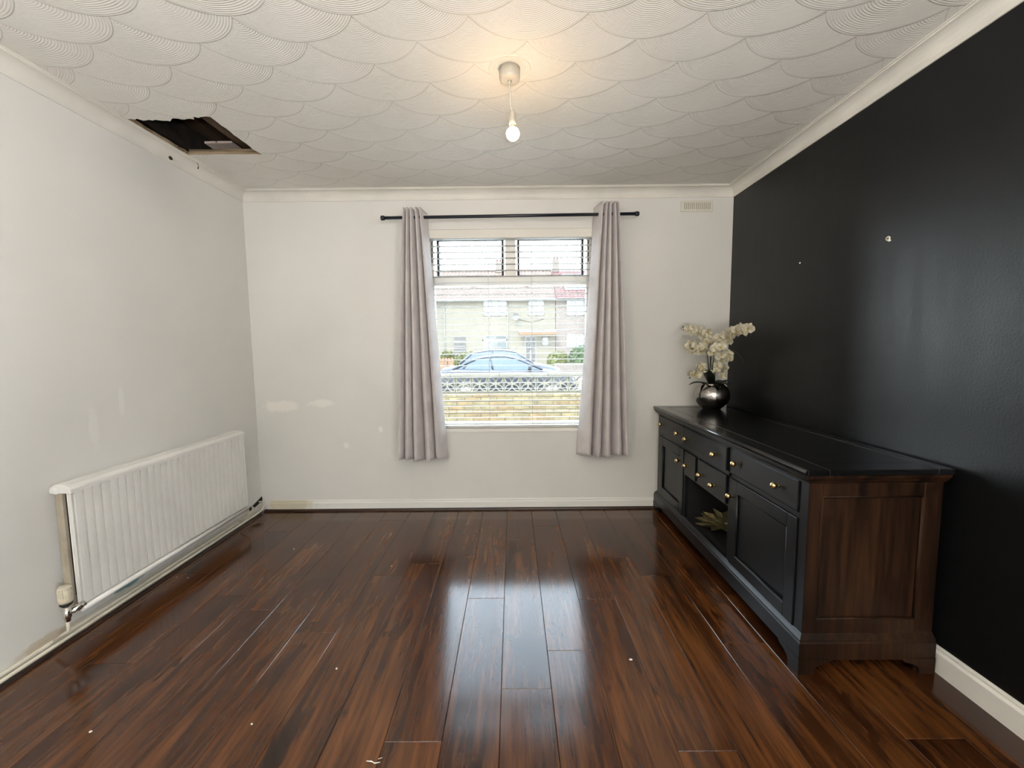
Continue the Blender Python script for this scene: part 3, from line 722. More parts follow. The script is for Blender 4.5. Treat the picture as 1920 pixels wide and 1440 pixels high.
# gold leaf trays in the niche
def leaf_tray(loc, rot, sc_, label):
    out = []
    tips = [(0, 1.0), (.20, .62), (.55, .82), (.50, .42), (1.0, .45), (.68, .10), (.98, -.22), (.52, -.28), (.50, -.62), (.14, -.48), (.05, -.70)]
    outline = tips + [(-x, y) for x, y in reversed(tips[1:])]
    n2 = len(outline); R_ = .14*sc_; vs = []
    # rings: centre, mid, rim
    for rr, zz in ((.35, .004), (.7, .007), (1.0, .026)):
        for (x, y) in outline:
            l = math.hypot(x, y); k_ = rr if rr < 1 else 1
            vs.append((x*R_*k_, y*R_*k_, zz*(.6+.4*l) if rr == 1 else zz))
    nb = len(vs); vs += [(a, b2, c-.003) for a, b2, c in vs]
    fs = [list(range(n2-1, -1, -1)), [nb+i for i in range(n2)]]
    for r in range(2):
        for i in range(n2):
            j = (i+1) % n2; fs.append([r*n2+i, r*n2+j, (r+1)*n2+j, (r+1)*n2+i]); fs.append([nb+r*n2+j, nb+r*n2+i, nb+(r+1)*n2+i, nb+(r+1)*n2+j])
    for i in range(n2): j = (i+1) % n2; fs.append([2*n2+i, 2*n2+j, nb+2*n2+j, nb+2*n2+i])
    o = thing('leaf_tray', loc, label, 'tray', 'leaf trays in the sideboard niche')
    d = inst('dish', MB().add(vs, fs).mesh('dish', 'gold'), o, loc)
    m2 = MB()
    for i in range(0, n2, 2):
        x, y = outline[i]; m2.tube([(0, 0, .0045), (x*R_*.6, y*R_*.6, .0075), (x*R_*.95, y*R_*.95, .024)], [.002, .0016, .001], 5)
    k_ = inst('veins', m2.mesh('veins', 'gold'), o, loc)
    o.rotation_euler = (rot[0], rot[1], rot[2])
leaf_tray((1.285, 2.50, .150), (0, 0, .5), 1.20, 'gold leaf-shaped tray lying at the bottom of the open niche')
leaf_tray((1.270, 2.47, .176), (-.05, -.10, 1.1), 1.05, 'gold leaf-shaped tray resting on top of the other one in the niche')
# ------------------------------------------------------------------ vase and orchid
VX, VY = 1.424, 3.005; VZ = .8005
va = thing('vase', (VX, VY, VZ), 'round mirrored silver bowl vase on the far end of the sideboard', 'vase')
pf = [(.0001, 0), (.055, 0), (.062, .003)] + [(.118*math.sin(a), .098-.104*math.cos(a)) for a in [PI*(.22+.56*i/16) for i in range(17)]] 
r_top = pf[-1]; pf += [(r_top[0]+.002, r_top[1]+.006), (r_top[0]-.003, r_top[1]+.006), (r_top[0]-.012, r_top[1]-.008), (.0001, r_top[1]-.012)]
MB().lathe(pf, (VX, VY, VZ), 48).build('bowl', 'silver', va)
orc = thing('orchid_plant', (VX, VY, VZ+.165), 'white artificial orchid with several sprays in the silver bowl', 'plant')
def PXc(px, py):   # crop pixels of the flower study -> world at depth VY
    X_, Z_ = px, py
    return ((1.215 + (px-150)/930*.467)*VY/3.04, VY, 1.26 + ((1.379 - (py-190)/810*.409)-1.26)*VY/3.04)
def flower_mesh(seed):
    rn = random.Random(seed); m2 = MB()
    def petal(ang, L, W, tilt, cup, mi=0):
        ca, sa = math.cos(ang), math.sin(ang)
        def f(u, v):
            w_ = W*math.sin(PI*min(1, v*.92+.06))**.7*(u-.5)*2; l = L*v
            z = tilt*l + cup*(w_*w_)/W + .12*L*math.sin(v*2.6)
            return (ca*l - sa*w_, sa*l + ca*w_, z)
        m2.grid(f, 4, 5, mi)
    for a in (PI/2, PI/2+2.15, PI/2-2.15): petal(a, .030, .011, rn.uniform(.0, .25), .3)
    for a in (.12, PI-.12): petal(a, .032, .0185, rn.uniform(.05, .3), .25)
    petal(-PI/2, .014, .006, .9, .6, 1)
    m2.lathe([(.0001, .010), (.003, .009), (.004, .004), (.002, 0)], (0, 0, 0), 8, 1)
    return m2.mesh('flower', ['petal', 'lip'])
FM = [flower_mesh(i) for i in range(5)]
bm_ = MB().lathe([(.0001, .010), (.004, .007), (.0058, 0), (.004, -.006), (.0001, -.009)], (0, 0, 0), 8).mesh('bud', 'bud')
sprays = [
    ([(560, 950), (560, 700), (540, 450), (470, 290), (330, 240), (180, 200)], -.02, 14, 4, 1.1),
    ([(545, 950), (530, 700), (500, 520), (400, 480), (290, 470), (230, 440)], -.09, 12, 4, 1.05),
    ([(590, 950), (600, 700), (640, 450), (740, 330), (880, 250), (1060, 205)], -.20, 20, 2, 1.15),
    ([(610, 950), (620, 780), (680, 600), (760, 590), (850, 610)], -.10, 9, 1, 1.0),
    ([(540, 950), (500, 800), (430, 760), (350, 820), (270, 880)], -.05, 8, 2, .95),
    ([(600, 950), (640, 780), (700, 740), (740, 860)], -.03, 7, 0, 1.0),
    ([(575, 950), (570, 700), (600, 500), (640, 400), (640, 480)], -.13, 9, 0, 1.1)]
rn = random.Random(21)
for si, (pts, dy, nf, nb_, fs_) in enumerate(sprays):
    W = []
    for i, (a, b_) in enumerate(pts):
        f = i/(len(pts)-1); p = Vector(PXc(a, b_)); y = VY + dy*f
        p = Vector((p.x*y/VY, y, 1.26+(p.z-1.26)*y/VY)); W.append(p)
    W[0] = Vector((VX + (si-3)*.008, VY, VZ+.150))
    # smooth
    S = []
    for i in range(len(W)-1):
        p0, p1, p2, p3 = W[max(i-1, 0)], W[i], W[i+1], W[min(i+2, len(W)-1)]
        for k in range(6):
            t_ = k/6; S.append(.5*((2*p1)+(-p0+p2)*t_+(2*p0-5*p1+4*p2-p3)*t_*t_+(-p0+3*p1-3*p2+p3)*t_**3))
    S.append(W[-1])
    MB().tube(S, [.0034-.0018*i/len(S) for i in range(len(S))], 6).build('stem', 'stem', orc)
    n0 = int(len(S)*(.46 if si < 3 else .40))
    nf = int(nf*1.35)
    for k in range(nf):
        q_ = n0 + (len(S)-1-n0)*(k+.3)/nf*(.90 if nb_ else 1); i = int(q_); p = S[min(i, len(S)-1)].lerp(S[min(i+1, len(S)-1)], q_-i)
        off = Vector((rn.uniform(-.022, .022), rn.uniform(-.030, .012), rn.uniform(-.024, .018)))
        o = inst('flower', FM[rn.randrange(5)], orc, p+off, rot=(PI/2+rn.uniform(-.5, .5), rn.uniform(-.5, .5), rn.uniform(-.7, .5)), scale=(1.06*fs_*rn.uniform(.85, 1.15),)*3)
        q2 = wloc(o); 
    for k in range(nb_):
        d = (S[-1]-S[-4]).normalized(); side = Vector((-d.z, 0, d.x))*(.008*(1 if k % 2 else -1))
        inst('bud', bm_, orc, S[-1] + d*(.009*k-.004) + side, rot=(rn.uniform(0, 3), rn.uniform(0, 3), 0), scale=(1.0-.12*k,)*3)
# arching thin tendrils
for pts, dy in (([(620, 950), (640, 680), (700, 560), (800, 515), (900, 520), (980, 590), (1045, 700)], -.20), ([(560, 950), (520, 600), (530, 460), (600, 395), (690, 390), (760, 440)], -.16)):
    W = []
    for i, (a, b_) in enumerate(pts):
        f = i/(len(pts)-1); p = Vector(PXc(a, b_)); y = VY+dy*f; W.append(Vector((p.x*y/VY, y, 1.26+(p.z-1.26)*y/VY)))
    W[0] = Vector((VX, VY, VZ+.15)); S = []
    for i in range(len(W)-1):
        p0, p1, p2, p3 = W[max(i-1, 0)], W[i], W[i+1], W[min(i+2, len(W)-1)]
        for k in range(6):
            t_ = k/6; S.append(.5*((2*p1)+(-p0+p2)*t_+(2*p0-5*p1+4*p2-p3)*t_*t_+(-p0+3*p1-3*p2+p3)*t_**3))
    S.append(W[-1]); MB().tube(S, .0015, 5).build('tendril', 'stem', orc)
# broad dark leaves
def leaf(ang, L, W_, rise, droop):
    ca, sa = math.cos(ang), math.sin(ang)
    def f(u, v):
        w_ = W_*(math.sin(PI*(v*.93+.05))**.6)*(u-.5)*2; l = L*v
        z = rise*math.sin(v*PI*.6) - droop*v*v + abs(w_)*.35
        return (VX+ca*l-sa*w_, VY+sa*l+ca*w_, VZ+.150+z)
    o = MB().grid(f, 4, 8).build('leaf', 'leafg', orc, fixn=False); md = o.modifiers.new('s', 'SOLIDIFY'); md.thickness = .0015
for a in ((PI*1.02, .17, .022, .055, .03), (PI*1.25, .12, .035, .10, .0), (PI*.9, .10, .035, .12, .0), (-.35, .125, .028, .05, .0), (-1.2, .13, .03, .05, .02), (PI*1.5, .12, .03, .04, .03), (.3, .12, .03, .05, .01), (PI*1.12, .10, .045, .115, -.01)): leaf(*a)
MB().lathe([(.0001, .012), (.05, .010), (.083, .002), (.083, -.004), (.0001, -.006)], (VX, VY, VZ+.160), 20).build('moss', 'leafg', orc)
# ------------------------------------------------------------------ small marks and debris
def speck(name, loc, r, mat, label, cat, ax='x', group=None):
    if ax == 'x': m2 = MB().lathe([(.0001, -.003), (r*.6, -.0028), (r, -.0008), (r, 0), (.0001, 0)], loc, 9, axis='x')
    o = m2.build(name, mat, None, loc); return tag(o, label, cat, group)
pl = thing('wall_plug', (xR, 1.873, 1.706), 'white wall plug with chipped paint on the black wall', 'wall plug')
m_ = MB().lathe([(.0001, -.0012), (.010, -.0012), (.0125, 0)], (xR, 1.873, 1.706), 11, axis='x'); m_.v = [(x, y+random.uniform(-.0015, .0015)-(.008 if z < 1.70 else 0)*1.0, z) for x, y, z in m_.v]; m_.build('chipped_patch', 'flake', pl)
MB().lathe([(.0001, -.0026), (.005, -.0026), (.006, -.0005)], (xR, 1.872, 1.708), 10, axis='x').build('plug', 'lath', pl)
speck('filler_spot', (xR, 2.434, 1.713), .0055, 'flake', 'tiny white filler spot on the black wall', 'spot')
CL = ['crumb on the floor just below the left curtain, nearest the window wall', 'crumb on the floor right of the window reflection', 'crumb on the floor midway between radiator and window reflection', 'crumb beside the radiator, the farther of two close together', 'crumb beside the radiator, the nearer of two close together', "crumb against the floor bead under the radiator's near half", "crumb at the front left of the floor, nearer the room's middle", 'crumb at the front left corner of the floor, nearest the left wall', 'crumb at the left edge of the window reflection on the floor', 'crumb on the floor straight in front of the left curtain']
crumbs = [(551, 1029, 3), (1183, 1236, 4), (631, 1253, 4), (352, 1083, 2), (332, 1082, 2), (291, 1098, 3), (472, 1357, 3), (170, 1371, 3), (890, 1175, 2), (734, 1061, 2)]
Fp, CX, CY = 790.99, 960, 720
def floor_pt(px, py, z=0):
    d = f_*Fp + r_*(px-CX) + u_*(CY-py); t_ = (z-1.26)/d.z; return Vector((0, 0, 1.26))+d*t_
for i, (px, py, s_) in enumerate(crumbs):
    p = floor_pt(px, py, .002); r = .0022*s_*.55
    vs = [(p.x+random.uniform(.7, 1.2)*r*math.cos(a)*(1.6 if i % 2 else 1), p.y+random.uniform(.7, 1.2)*r*math.sin(a), .0002) for a in [2*PI*k/6 for k in range(6)]]
    vs += [(x*.6+p.x*.4, y*.6+p.y*.4, .0030) for x, y, z in vs]
    m_ = MB().add(vs, [[0, 1, 2, 3, 4, 5][::-1], list(range(6, 12))]+[[k, (k+1) % 6, 6+(k+1) % 6, 6+k] for k in range(6)])
    tag(m_.build('plaster_crumb', 'flake', None, (p.x, p.y, 0)), 'white '+CL[i], 'crumb', 'plaster crumbs scattered on the floor')
p = floor_pt(700, 1428, .002)
m_ = MB().tube([(p.x-.022, p.y+.002, .002), (p.x-.006, p.y, .003), (p.x+.004, p.y-.004, .002)], [.0012, .002, .001], 5); m_.tube([(p.x+.004, p.y-.005, .002), (p.x+.022, p.y-.003, .003)], [.0018, .001], 5); m_.tube([(p.x+.012, p.y+.008, .002), (p.x+.024, p.y+.012, .002)], .0008, 5)
tag(m_.build('wood_splinter', 'flake', None, (p.x, p.y, 0)), 'pale splinter lying at the front of the floor', 'splinter')
# ================================================================== OUTSIDE
def gnd(name, x0, x1, y0, y1, z0, z1, mat, label): return struct(MB().box(x0, x1, y0, y1, z0, z1).build(name, mat), label)
gnd('front_garden', -12, 12, D+TH, 8.3, -.6, -.15, 'concrete', 'pale concrete front garden outside the window')
gnd('street', -60, 60, 8.3, 24, -.9, -.5, 'asphalt', 'street beyond the garden wall')
gnd('far_gardens', -60, 60, 24, 60, -.9, -.46, 'concrete', 'paved front gardens across the street')
# garden wall
gw = thing('garden_wall', (0, 7.9, -.15), 'pale stone garden wall topped with pierced screen blocks', 'garden wall')
wy = 7.80; BW, BH = .300, .0765
MB().box(-4.2, 4.2, wy+.012, wy+.20, -.15, .405).build('mortar_bed', 'mortar', gw)
bmsh = {}
for mt in ('brickY', 'brickO'):
    bmsh[mt] = MB().box(-BW/2+.005, BW/2-.005, -.04, .05, -BH/2+.005, BH/2-.005, ch=.006).mesh('brick', mt)
for r in range(7):
    z = -.15 + BH*(r+.5) + .01
    for k in range(-9, 9):
        x = k*BW + (.15 if r % 2 else 0) + random.uniform(-.004, .004)
        inst('brick', bmsh['brickO' if random.random() < .3 else 'brickY'], gw, (x, wy+.045+random.uniform(-.006, .004), z), rot=(0, 0, random.uniform(-.01, .01)))
def arcpts(p, q_, bulge, n=7):
    p = Vector((p[0], 0, p[1])); q_ = Vector((q_[0], 0, q_[1])); d = q_-p; nrm = Vector((-d.z, 0, d.x))
    return [p + d*(i/n) + nrm*bulge*math.sin(PI*i/n) for i in range(n+1)]
def ribbon(m2, pts, w_, d0, d1):
    L = []; R_ = []
    for i, p in enumerate(pts):
        t_ = (pts[min(i+1, len(pts)-1)]-pts[max(i-1, 0)]).normalized(); nn = Vector((-t_.z, 0, t_.x))*w_/2
        L.append(p+nn); R_.append(p-nn)
    n2 = len(pts); vs = [(p.x, d0, p.z) for p in L]+[(p.x, d0, p.z) for p in R_]+[(p.x, d1, p.z) for p in L]+[(p.x, d1, p.z) for p in R_]
    fs = []
    for i in range(n2-1):
        fs += [[i, i+1, n2+i+1, n2+i], [2*n2+i, 3*n2+i, 3*n2+i+1, 2*n2+i+1], [i, 2*n2+i, 2*n2+i+1, i+1], [n2+i, n2+i+1, 3*n2+i+1, 3*n2+i]]
    m2.add(vs, fs)
m2 = MB(); S_ = .145; e = .014
m2.box(-S_, S_, -.045, .045, S_-e, S_); m2.box(-S_, S_, -.045, .045, -S_, -S_+e); m2.box(-S_, -S_+e, -.045, .045, -S_+e, S_-e); m2.box(S_-e, S_, -.045, .045, -S_+e, S_-e)
for sx_ in (-1, 1):
    for sz_ in (-1, 1):
        for bg_ in (-.24, .24): ribbon(m2, arcpts((0, 0), (sx_*(S_-.01), sz_*(S_-.01)), bg_), .017, -.045, .045)
blk = m2.mesh('screen_block', 'breeze')
for k in range(-12, 13):
    inst('screen_block', blk, gw, (k*.302-.02, wy+.08, .412+.147))
cpm = MB().box(-.449, .449, -.03, .19, 0, .055, ch=.01).mesh('coping_slab', 'cap')
for k in range(-4, 5): inst('coping_slab', cpm, gw, (k*.902+.2, wy, .708))
# cars
def car(name, loc, paint, label, P_):
    o = thing(name, loc, label, 'car', 'cars parked in the street')
    lx0, ly0, lz0 = loc
    m2 = MB(); st = P_['body']; sec = []
    for (x, zb, zs, hw) in st:
        half = [(hw*.80, zb), (hw*.97, zb+.12), (hw, zb+.3 if zb+.3 < zs-.15 else zs-.16), (hw*.985, zs-.10), (hw*.93, zs-.01), (hw*.6, zs+.03), (0, zs+.045)]
        ring = [(lx0+x, ly0+y, lz0+z) for y, z in half] + [(lx0+x, ly0-y, lz0+z) for y, z in reversed(half[:-1])]
        sec.append(ring)
    n2 = len(sec[0]); vs = [p for r in sec for p in r]; fs = []
    for i in range(len(sec)-1):
        for k in range(n2): l = (k+1) % n2; fs.append([i*n2+k, i*n2+l, (i+1)*n2+l, (i+1)*n2+k])
    fs += [list(range(n2)), [(len(sec)-1)*n2+k for k in range(n2)]]
    m2.add(vs, fs, 0, True); m2.build('body', paint, o)
    # greenhouse: side outline, tapered inwards
    g = P_['glass']; hb, ht, zb = P_['hb'], P_['ht'], P_['belt']; zt = max(z for x, z in g)
    def wy_(z): return hb + (ht-hb)*(z-zb)/(zt-zb)
    vs = [(lx0+x, ly0-wy_(z), lz0+z) for x, z in g] + [(lx0+x, ly0+wy_(z), lz0+z) for x, z in g]
    k = len(g); fs = [[i, (i+1) % k, k+(i+1) % k, k+i] for i in range(k)] + [list(range(k)), [k+i for i in range(k)][::-1]]
    MB().add(vs, fs).build('windows', 'carglass', o)
    roof = P_['roof']
    vs = []
    for (x, z) in roof:
        w_ = wy_(z-.02)+.01
        vs += [(lx0+x, ly0+yy, lz0+z+dz) for yy, dz in ((-w_, -.02), (-w_*.9, .018), (0, .032), (w_*.9, .018), (w_, -.02))]
    fs = [[i*5+j, i*5+j+1, (i+1)*5+j+1, (i+1)*5+j] for i in range(len(roof)-1) for j in range(4)]
    r_o = MB().add(vs, fs, 0, True).build('roof', paint, o, fixn=False); md = r_o.modifiers.new('s', 'SOLIDIFY'); md.thickness = .02
    m2 = MB()
    for (a, b2, w_) in P_['pillars']:
        for sg in (-1, 1): m2.tube([(lx0+a[0], ly0+sg*(wy_(a[1])+.006), lz0+a[1]), (lx0+b2[0], ly0+sg*(wy_(b2[1])+.006), lz0+b2[1])], w_, 6)
    m2.build('pillars', paint, o)
    for x in P_['wheels']:
        for sg in (-1, 1):
            c = (lx0+x, ly0+sg*(P_['hw']-.09), lz0+.32)
            wl = MB().lathe([(.19, -.1), (.30, -.1), (.32, -.07), (.32, .07), (.30, .1), (.19, .1)], c, 24, axis='y').build('wheel', 'tyre', o)
            m2 = MB().lathe([(.0001, -.07*1), (.05, -.08), (.19, -.06), (.20, -.09)], (c[0], c[1], c[2]), 20, axis='y') if sg < 0 else MB().lathe([(.0001, .07), (.05, .08), (.19, .06), (.20, .09)], c, 20, axis='y')
            m2.build('rim', 'rim', wl)
    mx_ = P_['mirror']
    for sg in (-1, 1): MB().box(lx0+mx_[0]-.07, lx0+mx_[0]+.06, min(ly0+sg*(hb-.02), ly0+sg*(hb+.20)), max(ly0+sg*(hb-.02), ly0+sg*(hb+.20)), lz0+mx_[1], lz0+mx_[1]+.13, ch=.03).build('mirror', paint, o)
    nx = P_['nose']
    for sg in (-1, 1): MB().lathe([(.0001, .0), (.10, .03), (.13, .12), (.10, .2), (.0001, .24)], (lx0+nx-.28, ly0+sg*(P_['hw']*.72), lz0+P_['lampz']), 12, axis='x').build('headlight', 'lampc', o)
    m2 = MB()
    for x in P_['doors']: m2.box(lx0+x, lx0+x+.012, ly0-P_['hw']-.002, ly0-P_['hw']+.03, lz0+.35, lz0+zb-.12)
    m2.build('door_gap', 'rubber', o)
car('car', (-.05, 14.9, -.5), 'carA', 'dark blue saloon car parked just beyond the garden wall', dict(hw=.9, hb=.80, ht=.60, belt=.98,
    body=[(-2.42, .35, .90, .60), (-2.36, .25, 1.00, .76), (-2.0, .2, 1.04, .86), (-1.3, .18, 1.02, .90), (0, .18, .98, .90), (.8, .18, .97, .90), (1.4, .2, .88, .88), (2.0, .22, .76, .80), (2.28, .28, .62, .62)],
    glass=[(-1.95, .98), (-1.15, 1.34), (-.7, 1.40), (-.1, 1.39), (.35, 1.26), (1.05, .97)], roof=[(-1.35, 1.30), (-1.0, 1.385), (-.6, 1.42), (-.2, 1.415), (.1, 1.36), (.3, 1.29)],
    pillars=[((-1.98, 1.0), (-1.2, 1.34), .045), ((-1.62, 1.0), (-1.52, 1.16), .03), ((-.62, 1.0), (-.72, 1.38), .03), ((1.05, .98), (.25, 1.32), .035)],
    wheels=(-1.5, 1.35), mirror=(.62, .98), nose=2.28, lampz=.64, doors=(-1.45, -.5, .55)))
car('car', (-.35, 18.6, -.5), 'carB', 'grey hatchback parked behind the saloon across the street', dict(hw=.9, hb=.82, ht=.66, belt=1.02,
    body=[(-1.95, .35, .98, .70), (-1.88, .25, 1.06, .82), (-1.4, .2, 1.06, .88), (0, .18, 1.04, .90), (.9, .18, 1.05, .90), (1.5, .2, .98, .88), (2.1, .22, .84, .80), (2.42, .28, .66, .62)],
    glass=[(-1.90, 1.02), (-1.40, 1.45), (-.9, 1.55), (-.1, 1.57), (.5, 1.48), (1.25, 1.03)], roof=[(-1.5, 1.42), (-1.2, 1.52), (-.6, 1.60), (-.1, 1.60), (.3, 1.55), (.55, 1.48)],
    pillars=[((-1.90, 1.04), (-1.42, 1.46), .06), ((-.45, 1.04), (-.5, 1.56), .03), ((1.2, 1.05), (.5, 1.50), .035)],
    wheels=(-1.3, 1.55), mirror=(.80, 1.02), nose=2.42, lampz=.72, doors=(-.45, .75)))
# terrace across the street
HY = 32.0
def far_window(parent, x0, x1, z0, z1, cols, rows, y=HY, nm='window'):
    f = MB(); f.box(x0, x1, y-.05, y+.02, z0, z0+.06); f.box(x0, x1, y-.05, y+.02, z1-.06, z1)
    for i in range(cols+1):
        x = x0+(x1-x0-.06)*i/cols; f.box(x, x+.06, y-.05, y+.02, z0, z1)
    for i in range(1, rows):
        z = z0+(z1-z0)*i/rows; f.box(x0, x1, y-.05, y+.02, z-.03, z+.03)
    o = f.build(nm, 'farwhite', parent)
    for i in range(cols):
        for j in range(rows):
            a = x0+(x1-x0-.06)*i/cols+.06; b2 = x0+(x1-x0-.06)*(i+1)/cols
            MB().box(a, b2, y-.015, y-.005, z0+(z1-z0)*j/rows+.03, z0+(z1-z0)*(j+1)/rows-.03).build('pane', 'farglass', o)
    return o
def roof_fn(x0, x1, y0, z0, y1, z1):
    rows = 16; nx = int((x1-x0)/.075)
    vs = []; 
    for j in range(rows):
        for e_ in (0, 1):
            t_ = (j+e_)/rows; y = y0+(y1-y0)*t_; z = z0+(z1-z0)*t_ + (.06 if e_ == 0 else 0)
            for i in range(nx+1):
                x = x0+(x1-x0)*i/nx; vs.append((x, y, z+.035*math.cos(i*PI/2)))
    fs = [[r*(nx+1)+i, r*(nx+1)+i+1, (r+1)*(nx+1)+i+1, (r+1)*(nx+1)+i] for r in range(rows*2-1) for i in range(nx)]
    return MB().add(vs, fs)
hA = thing('terraced_house', (-6, HY, -.46), 'cream rendered terraced house with a pale tiled roof across the street', 'house')
MB().box(-16, 3.23, HY, HY+7, -.46, 4.85).build('wall', 'render', hA)
roof_fn(-16.2, 3.24, HY-.35, 4.72, HY+3.5, 7.42).build('roof', 'tile', hA, fixn=False)
roof_fn(-16.2, 3.24, HY+7.2, 4.72, HY+3.5, 7.42).build('roof', 'tile', hA, fixn=False)
MB().tube([(-16.2, HY+3.5, 7.45), (3.24, HY+3.5, 7.45)], .09, 8).build('ridge', 'tile', hA)
MB().tube([(-16.2, HY-.42, 4.72), (3.24, HY-.42, 4.72)], .06, 8).build('gutter', 'farwhite', hA)
for x in (-5.1, -.35): MB().tube([(x, HY-.06, -.4), (x, HY-.06, 4.7)], .035, 6).build('drainpipe', 'farwhite', hA)
for x in (-3.0, 1.15): MB().lathe([(.12, 0), (.12, .15), (.2, .17), (.05, .26)], (x, HY+1.2, 5.9), 10).build('roof_vent', 'tiler', hA)
def chimney(par, x, y, z0, z1):
    o = MB().box(x-.27, x+.27, y-.3, y+.3, z0, z1, ch=.02).build('chimney', 'bbrick', par)
    for dx in (-.13, .13): MB().lathe([(.09, 0), (.08, .22), (.1, .25), (.0001, .25)], (x+dx, y, z1), 8).build('chimney_pot', 'tiler', o)
chimney(hA, -1.08, HY+3.5, 7.3, 8.15)
far_window(hA, -2.17, -.40, 3.55, 4.66, 3, 3); far_window(hA, 1.20, 2.38, 3.55, 4.64, 2, 3)
far_window(hA, -2.25, -.42, 1.75, 2.10, 2, 1); far_window(hA, -2.25, -.42, .62, 1.74, 1, 1)
far_window(hA, 2.22, 2.72, 1.32, 1.93, 1, 2)
far_window(hA, -8.6, -7.2, 3.55, 4.66, 3, 3); far_window(hA, -8.6, -6.8, .7, 2.1, 2, 2)
o = MB().box(-4.42, -3.56, HY-.04, HY+.02, -.46, 2.0).build('side_door', 'fardark', hA)
for z in (.9, 1.28, 1.66): MB().box(-4.42, -3.56, HY-.06, HY-.03, z, z+.05).build('rail', 'farwhite', o)
o = MB().box(.92, 1.78, HY-.05, HY+.02, -.3, 2.0).build('front_door', 'farwhite', hA)
for (a, b_, c, d) in ((1.0, 1.30, 1.66, 1.9), (1.4, 1.70, 1.66, 1.9), (1.0, 1.3, .1, 1.55), (1.4, 1.7, .1, 1.55)): MB().box(a, b_, HY-.07, HY-.04, c, d).build('pane', 'fardark', o)
m_ = MB()
for k in range(14):
    a = 2*PI*k/14; m_.lathe([(.0001, -.05), (.07, -.02), (.0001, .03)], (1.35+.20*math.cos(a), HY-.12, 1.30+.20*math.sin(a)), 6, axis='y')
m_.build('wreath', 'farwhite', o)
MB().box(.45, 3.22, HY-.9, HY, 2.28, 2.42).build('porch_canopy', 'farwhite', hA); MB().box(.5, 3.2, HY-.86, HY, 2.10, 2.28).build('porch_fascia', 'orangew', hA)
MB().lathe([(.0001, -.02), (.2, -.08), (.26, -.2)], (.25, HY-.25, 3.45), 12, axis='y').build('satellite_dish', 'farwhite', hA)
MB().tube([(.4, HY-.03, 3.3), (1.4, HY-.03, 3.05), (2.4, HY-.03, 3.3)], .015, 5).build('cable', 'fardark', hA)
hB = thing('brick_house', (7, HY, -.46), 'brown brick house with red tiled eaves and solar panels at the right across the street', 'house')
MB().box(3.26, 16, HY-.05, HY+7, -.46, 4.85).build('wall', 'bbrick', hB)
roof_fn(3.26, 16, HY-.45, 4.72, HY+3.5, 7.42).build('roof', 'tiler', hB, fixn=False)
roof_fn(3.26, 16, HY+7.2, 4.72, HY+3.5, 7.42).build('roof', 'tiler', hB, fixn=False)
MB().tube([(3.26, HY-.52, 4.72), (16, HY-.52, 4.72)], .06, 8).build('gutter', 'fardark', hB)
far_window(hB, 4.05, 5.38, 3.52, 4.70, 2, 1, HY-.05); far_window(hB, 4.05, 5.38, 1.15, 2.12, 2, 1, HY-.05); far_window(hB, 8, 9.6, 3.52, 4.70, 2, 1, HY-.05)
chimney(hB, 3.60, HY+3.5, 7.3, 8.3)
for i in range(5):
    for j in range(2):
        x = 4.0+i*1.05; s0 = .26+j*.29; s1 = s0+.27; y0_, z0_ = HY-.45+3.95*s0, 4.72+2.7*s0+.12; y1_, z1_ = HY-.45+3.95*s1, 4.72+2.7*s1+.12
        MB().add([(x, y0_, z0_), (x+1, y0_, z0_), (x+1, y1_, z1_), (x, y1_, z1_), (x, y0_, z0_-.05), (x+1, y0_, z0_-.05), (x+1, y1_, z1_-.05), (x, y1_, z1_-.05)],
                 [(0, 1, 2, 3), (7, 6, 5, 4), (0, 4, 5, 1), (1, 5, 6, 2), (2, 6, 7, 3), (3, 7, 4, 0)]).build('solar_panel', 'solar', hB)
m_ = MB().tube([(4.0, HY+3.5, 7.4), (4.0, HY+3.5, 8.5)], .02, 5); m_.tube([(3.6, HY+3.5, 8.3), (4.5, HY+3.5, 8.4)], .015, 5)
for k in range(5): m_.tube([(3.65+k*.18, HY+3.3, 8.31+k*.02), (3.65+k*.18, HY+3.7, 8.31+k*.02)], .01, 4)
m_.build('aerial', 'fardark', hB)
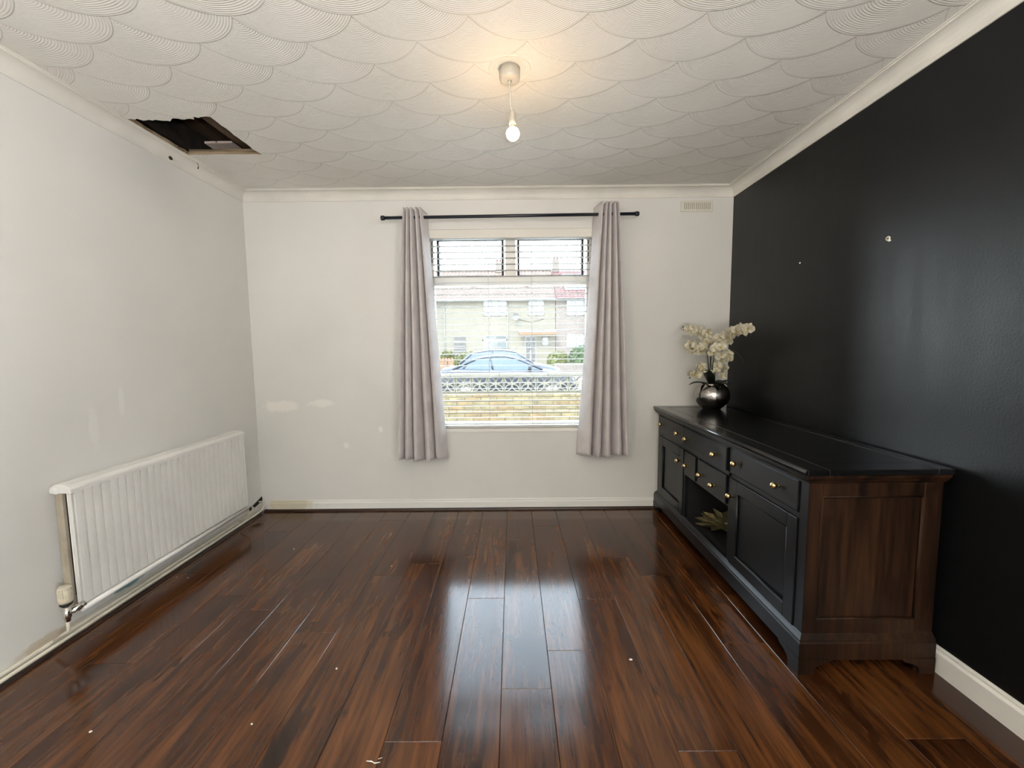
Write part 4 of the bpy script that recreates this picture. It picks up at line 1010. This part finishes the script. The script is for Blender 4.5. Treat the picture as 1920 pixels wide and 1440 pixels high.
# hedges, bush, fence, low wall
def shrub(name, c, r, mat, label, cat, n2=1400, seed=1):
    rn = random.Random(seed); m2 = MB(); N = 14
    def f(u, v):
        a = 2*PI*u; b2 = PI*v; k = .86+.05*math.sin(a*5+b2*3)+.04*math.sin(b2*7+a*2)
        return (c[0]+r[0]*k*math.cos(a)*math.sin(b2)**.7, c[1]+r[1]*k*math.sin(a)*math.sin(b2)**.7, c[2]+r[2]*k*math.cos(b2))
    m2.grid(f, 20, 12)
    for _ in range(n2):
        a = rn.uniform(0, 2*PI); b2 = math.acos(rn.uniform(-1, 1)); k = rn.uniform(.86, 1.03)
        p = Vector((c[0]+r[0]*k*math.cos(a)*math.sin(b2)**.7, c[1]+r[1]*k*math.sin(a)*math.sin(b2)**.7, c[2]+r[2]*k*math.cos(b2)))
        q1 = Vector((rn.uniform(-1, 1), rn.uniform(-1, 1), rn.uniform(-1, 1)))*.06; q2 = Vector((rn.uniform(-1, 1), rn.uniform(-1, 1), rn.uniform(-1, 1)))*.06
        m2.add([p-q1, p+q2, p+q1, p-q2], [[0, 1, 2, 3]])
    o = thing(name, (c[0], c[1], -.46), label, cat)
    k = m2.build('foliage', mat, o, fixn=False); k['kind'] = 'stuff'
    MB().tube([(c[0], c[1], -.46), (c[0], c[1], c[2])], .05, 6).build('trunk', 'fardark', o)
shrub('hedge', (-2.75, 28, .15), (1.15, .5, .78), 'hedge', 'yellow-green clipped hedge behind the left end of the parked cars', 'hedge', 1600, 1)
shrub('hedge', (3.05, 28.6, .15), (.75, .4, .78), 'hedge', 'small yellow-green hedge just left of the round green bush', 'hedge', 1000, 2)
shrub('bush', (4.60, 27.3, .25), (1.0, .7, 1.02), 'bush', 'round bright green bush at the right across the street', 'bush', 2000, 3)
shrub('shrub', (-3.95, 25.6, .70), (.42, .3, .30), 'hedge', 'yellow flowering shrub above the orange timber fence', 'shrub', 600, 4)
tf = thing('timber_fence', (-4.0, 25, -.46), 'orange timber picket fence at the left across the street', 'fence')
for k in range(6): MB().box(-4.55+k*.18, -4.42+k*.18, 24.98, 25.01, -.46, .62).build('picket', 'orangew', tf)
for z in (-.1, .4): MB().box(-4.6, -3.5, 25.01, 25.05, z, z+.08).build('rail', 'orangew', tf)
lw = thing('low_wall', (5.5, 26, -.46), 'low brown brick wall in front of the green bush', 'garden wall'); MB().box(2.6, 9, 26, 26.2, -.46, .12).build('wall', 'bbrick', lw); MB().box(2.58, 9.02, 25.97, 26.23, .12, .18).build('coping', 'cap', lw)
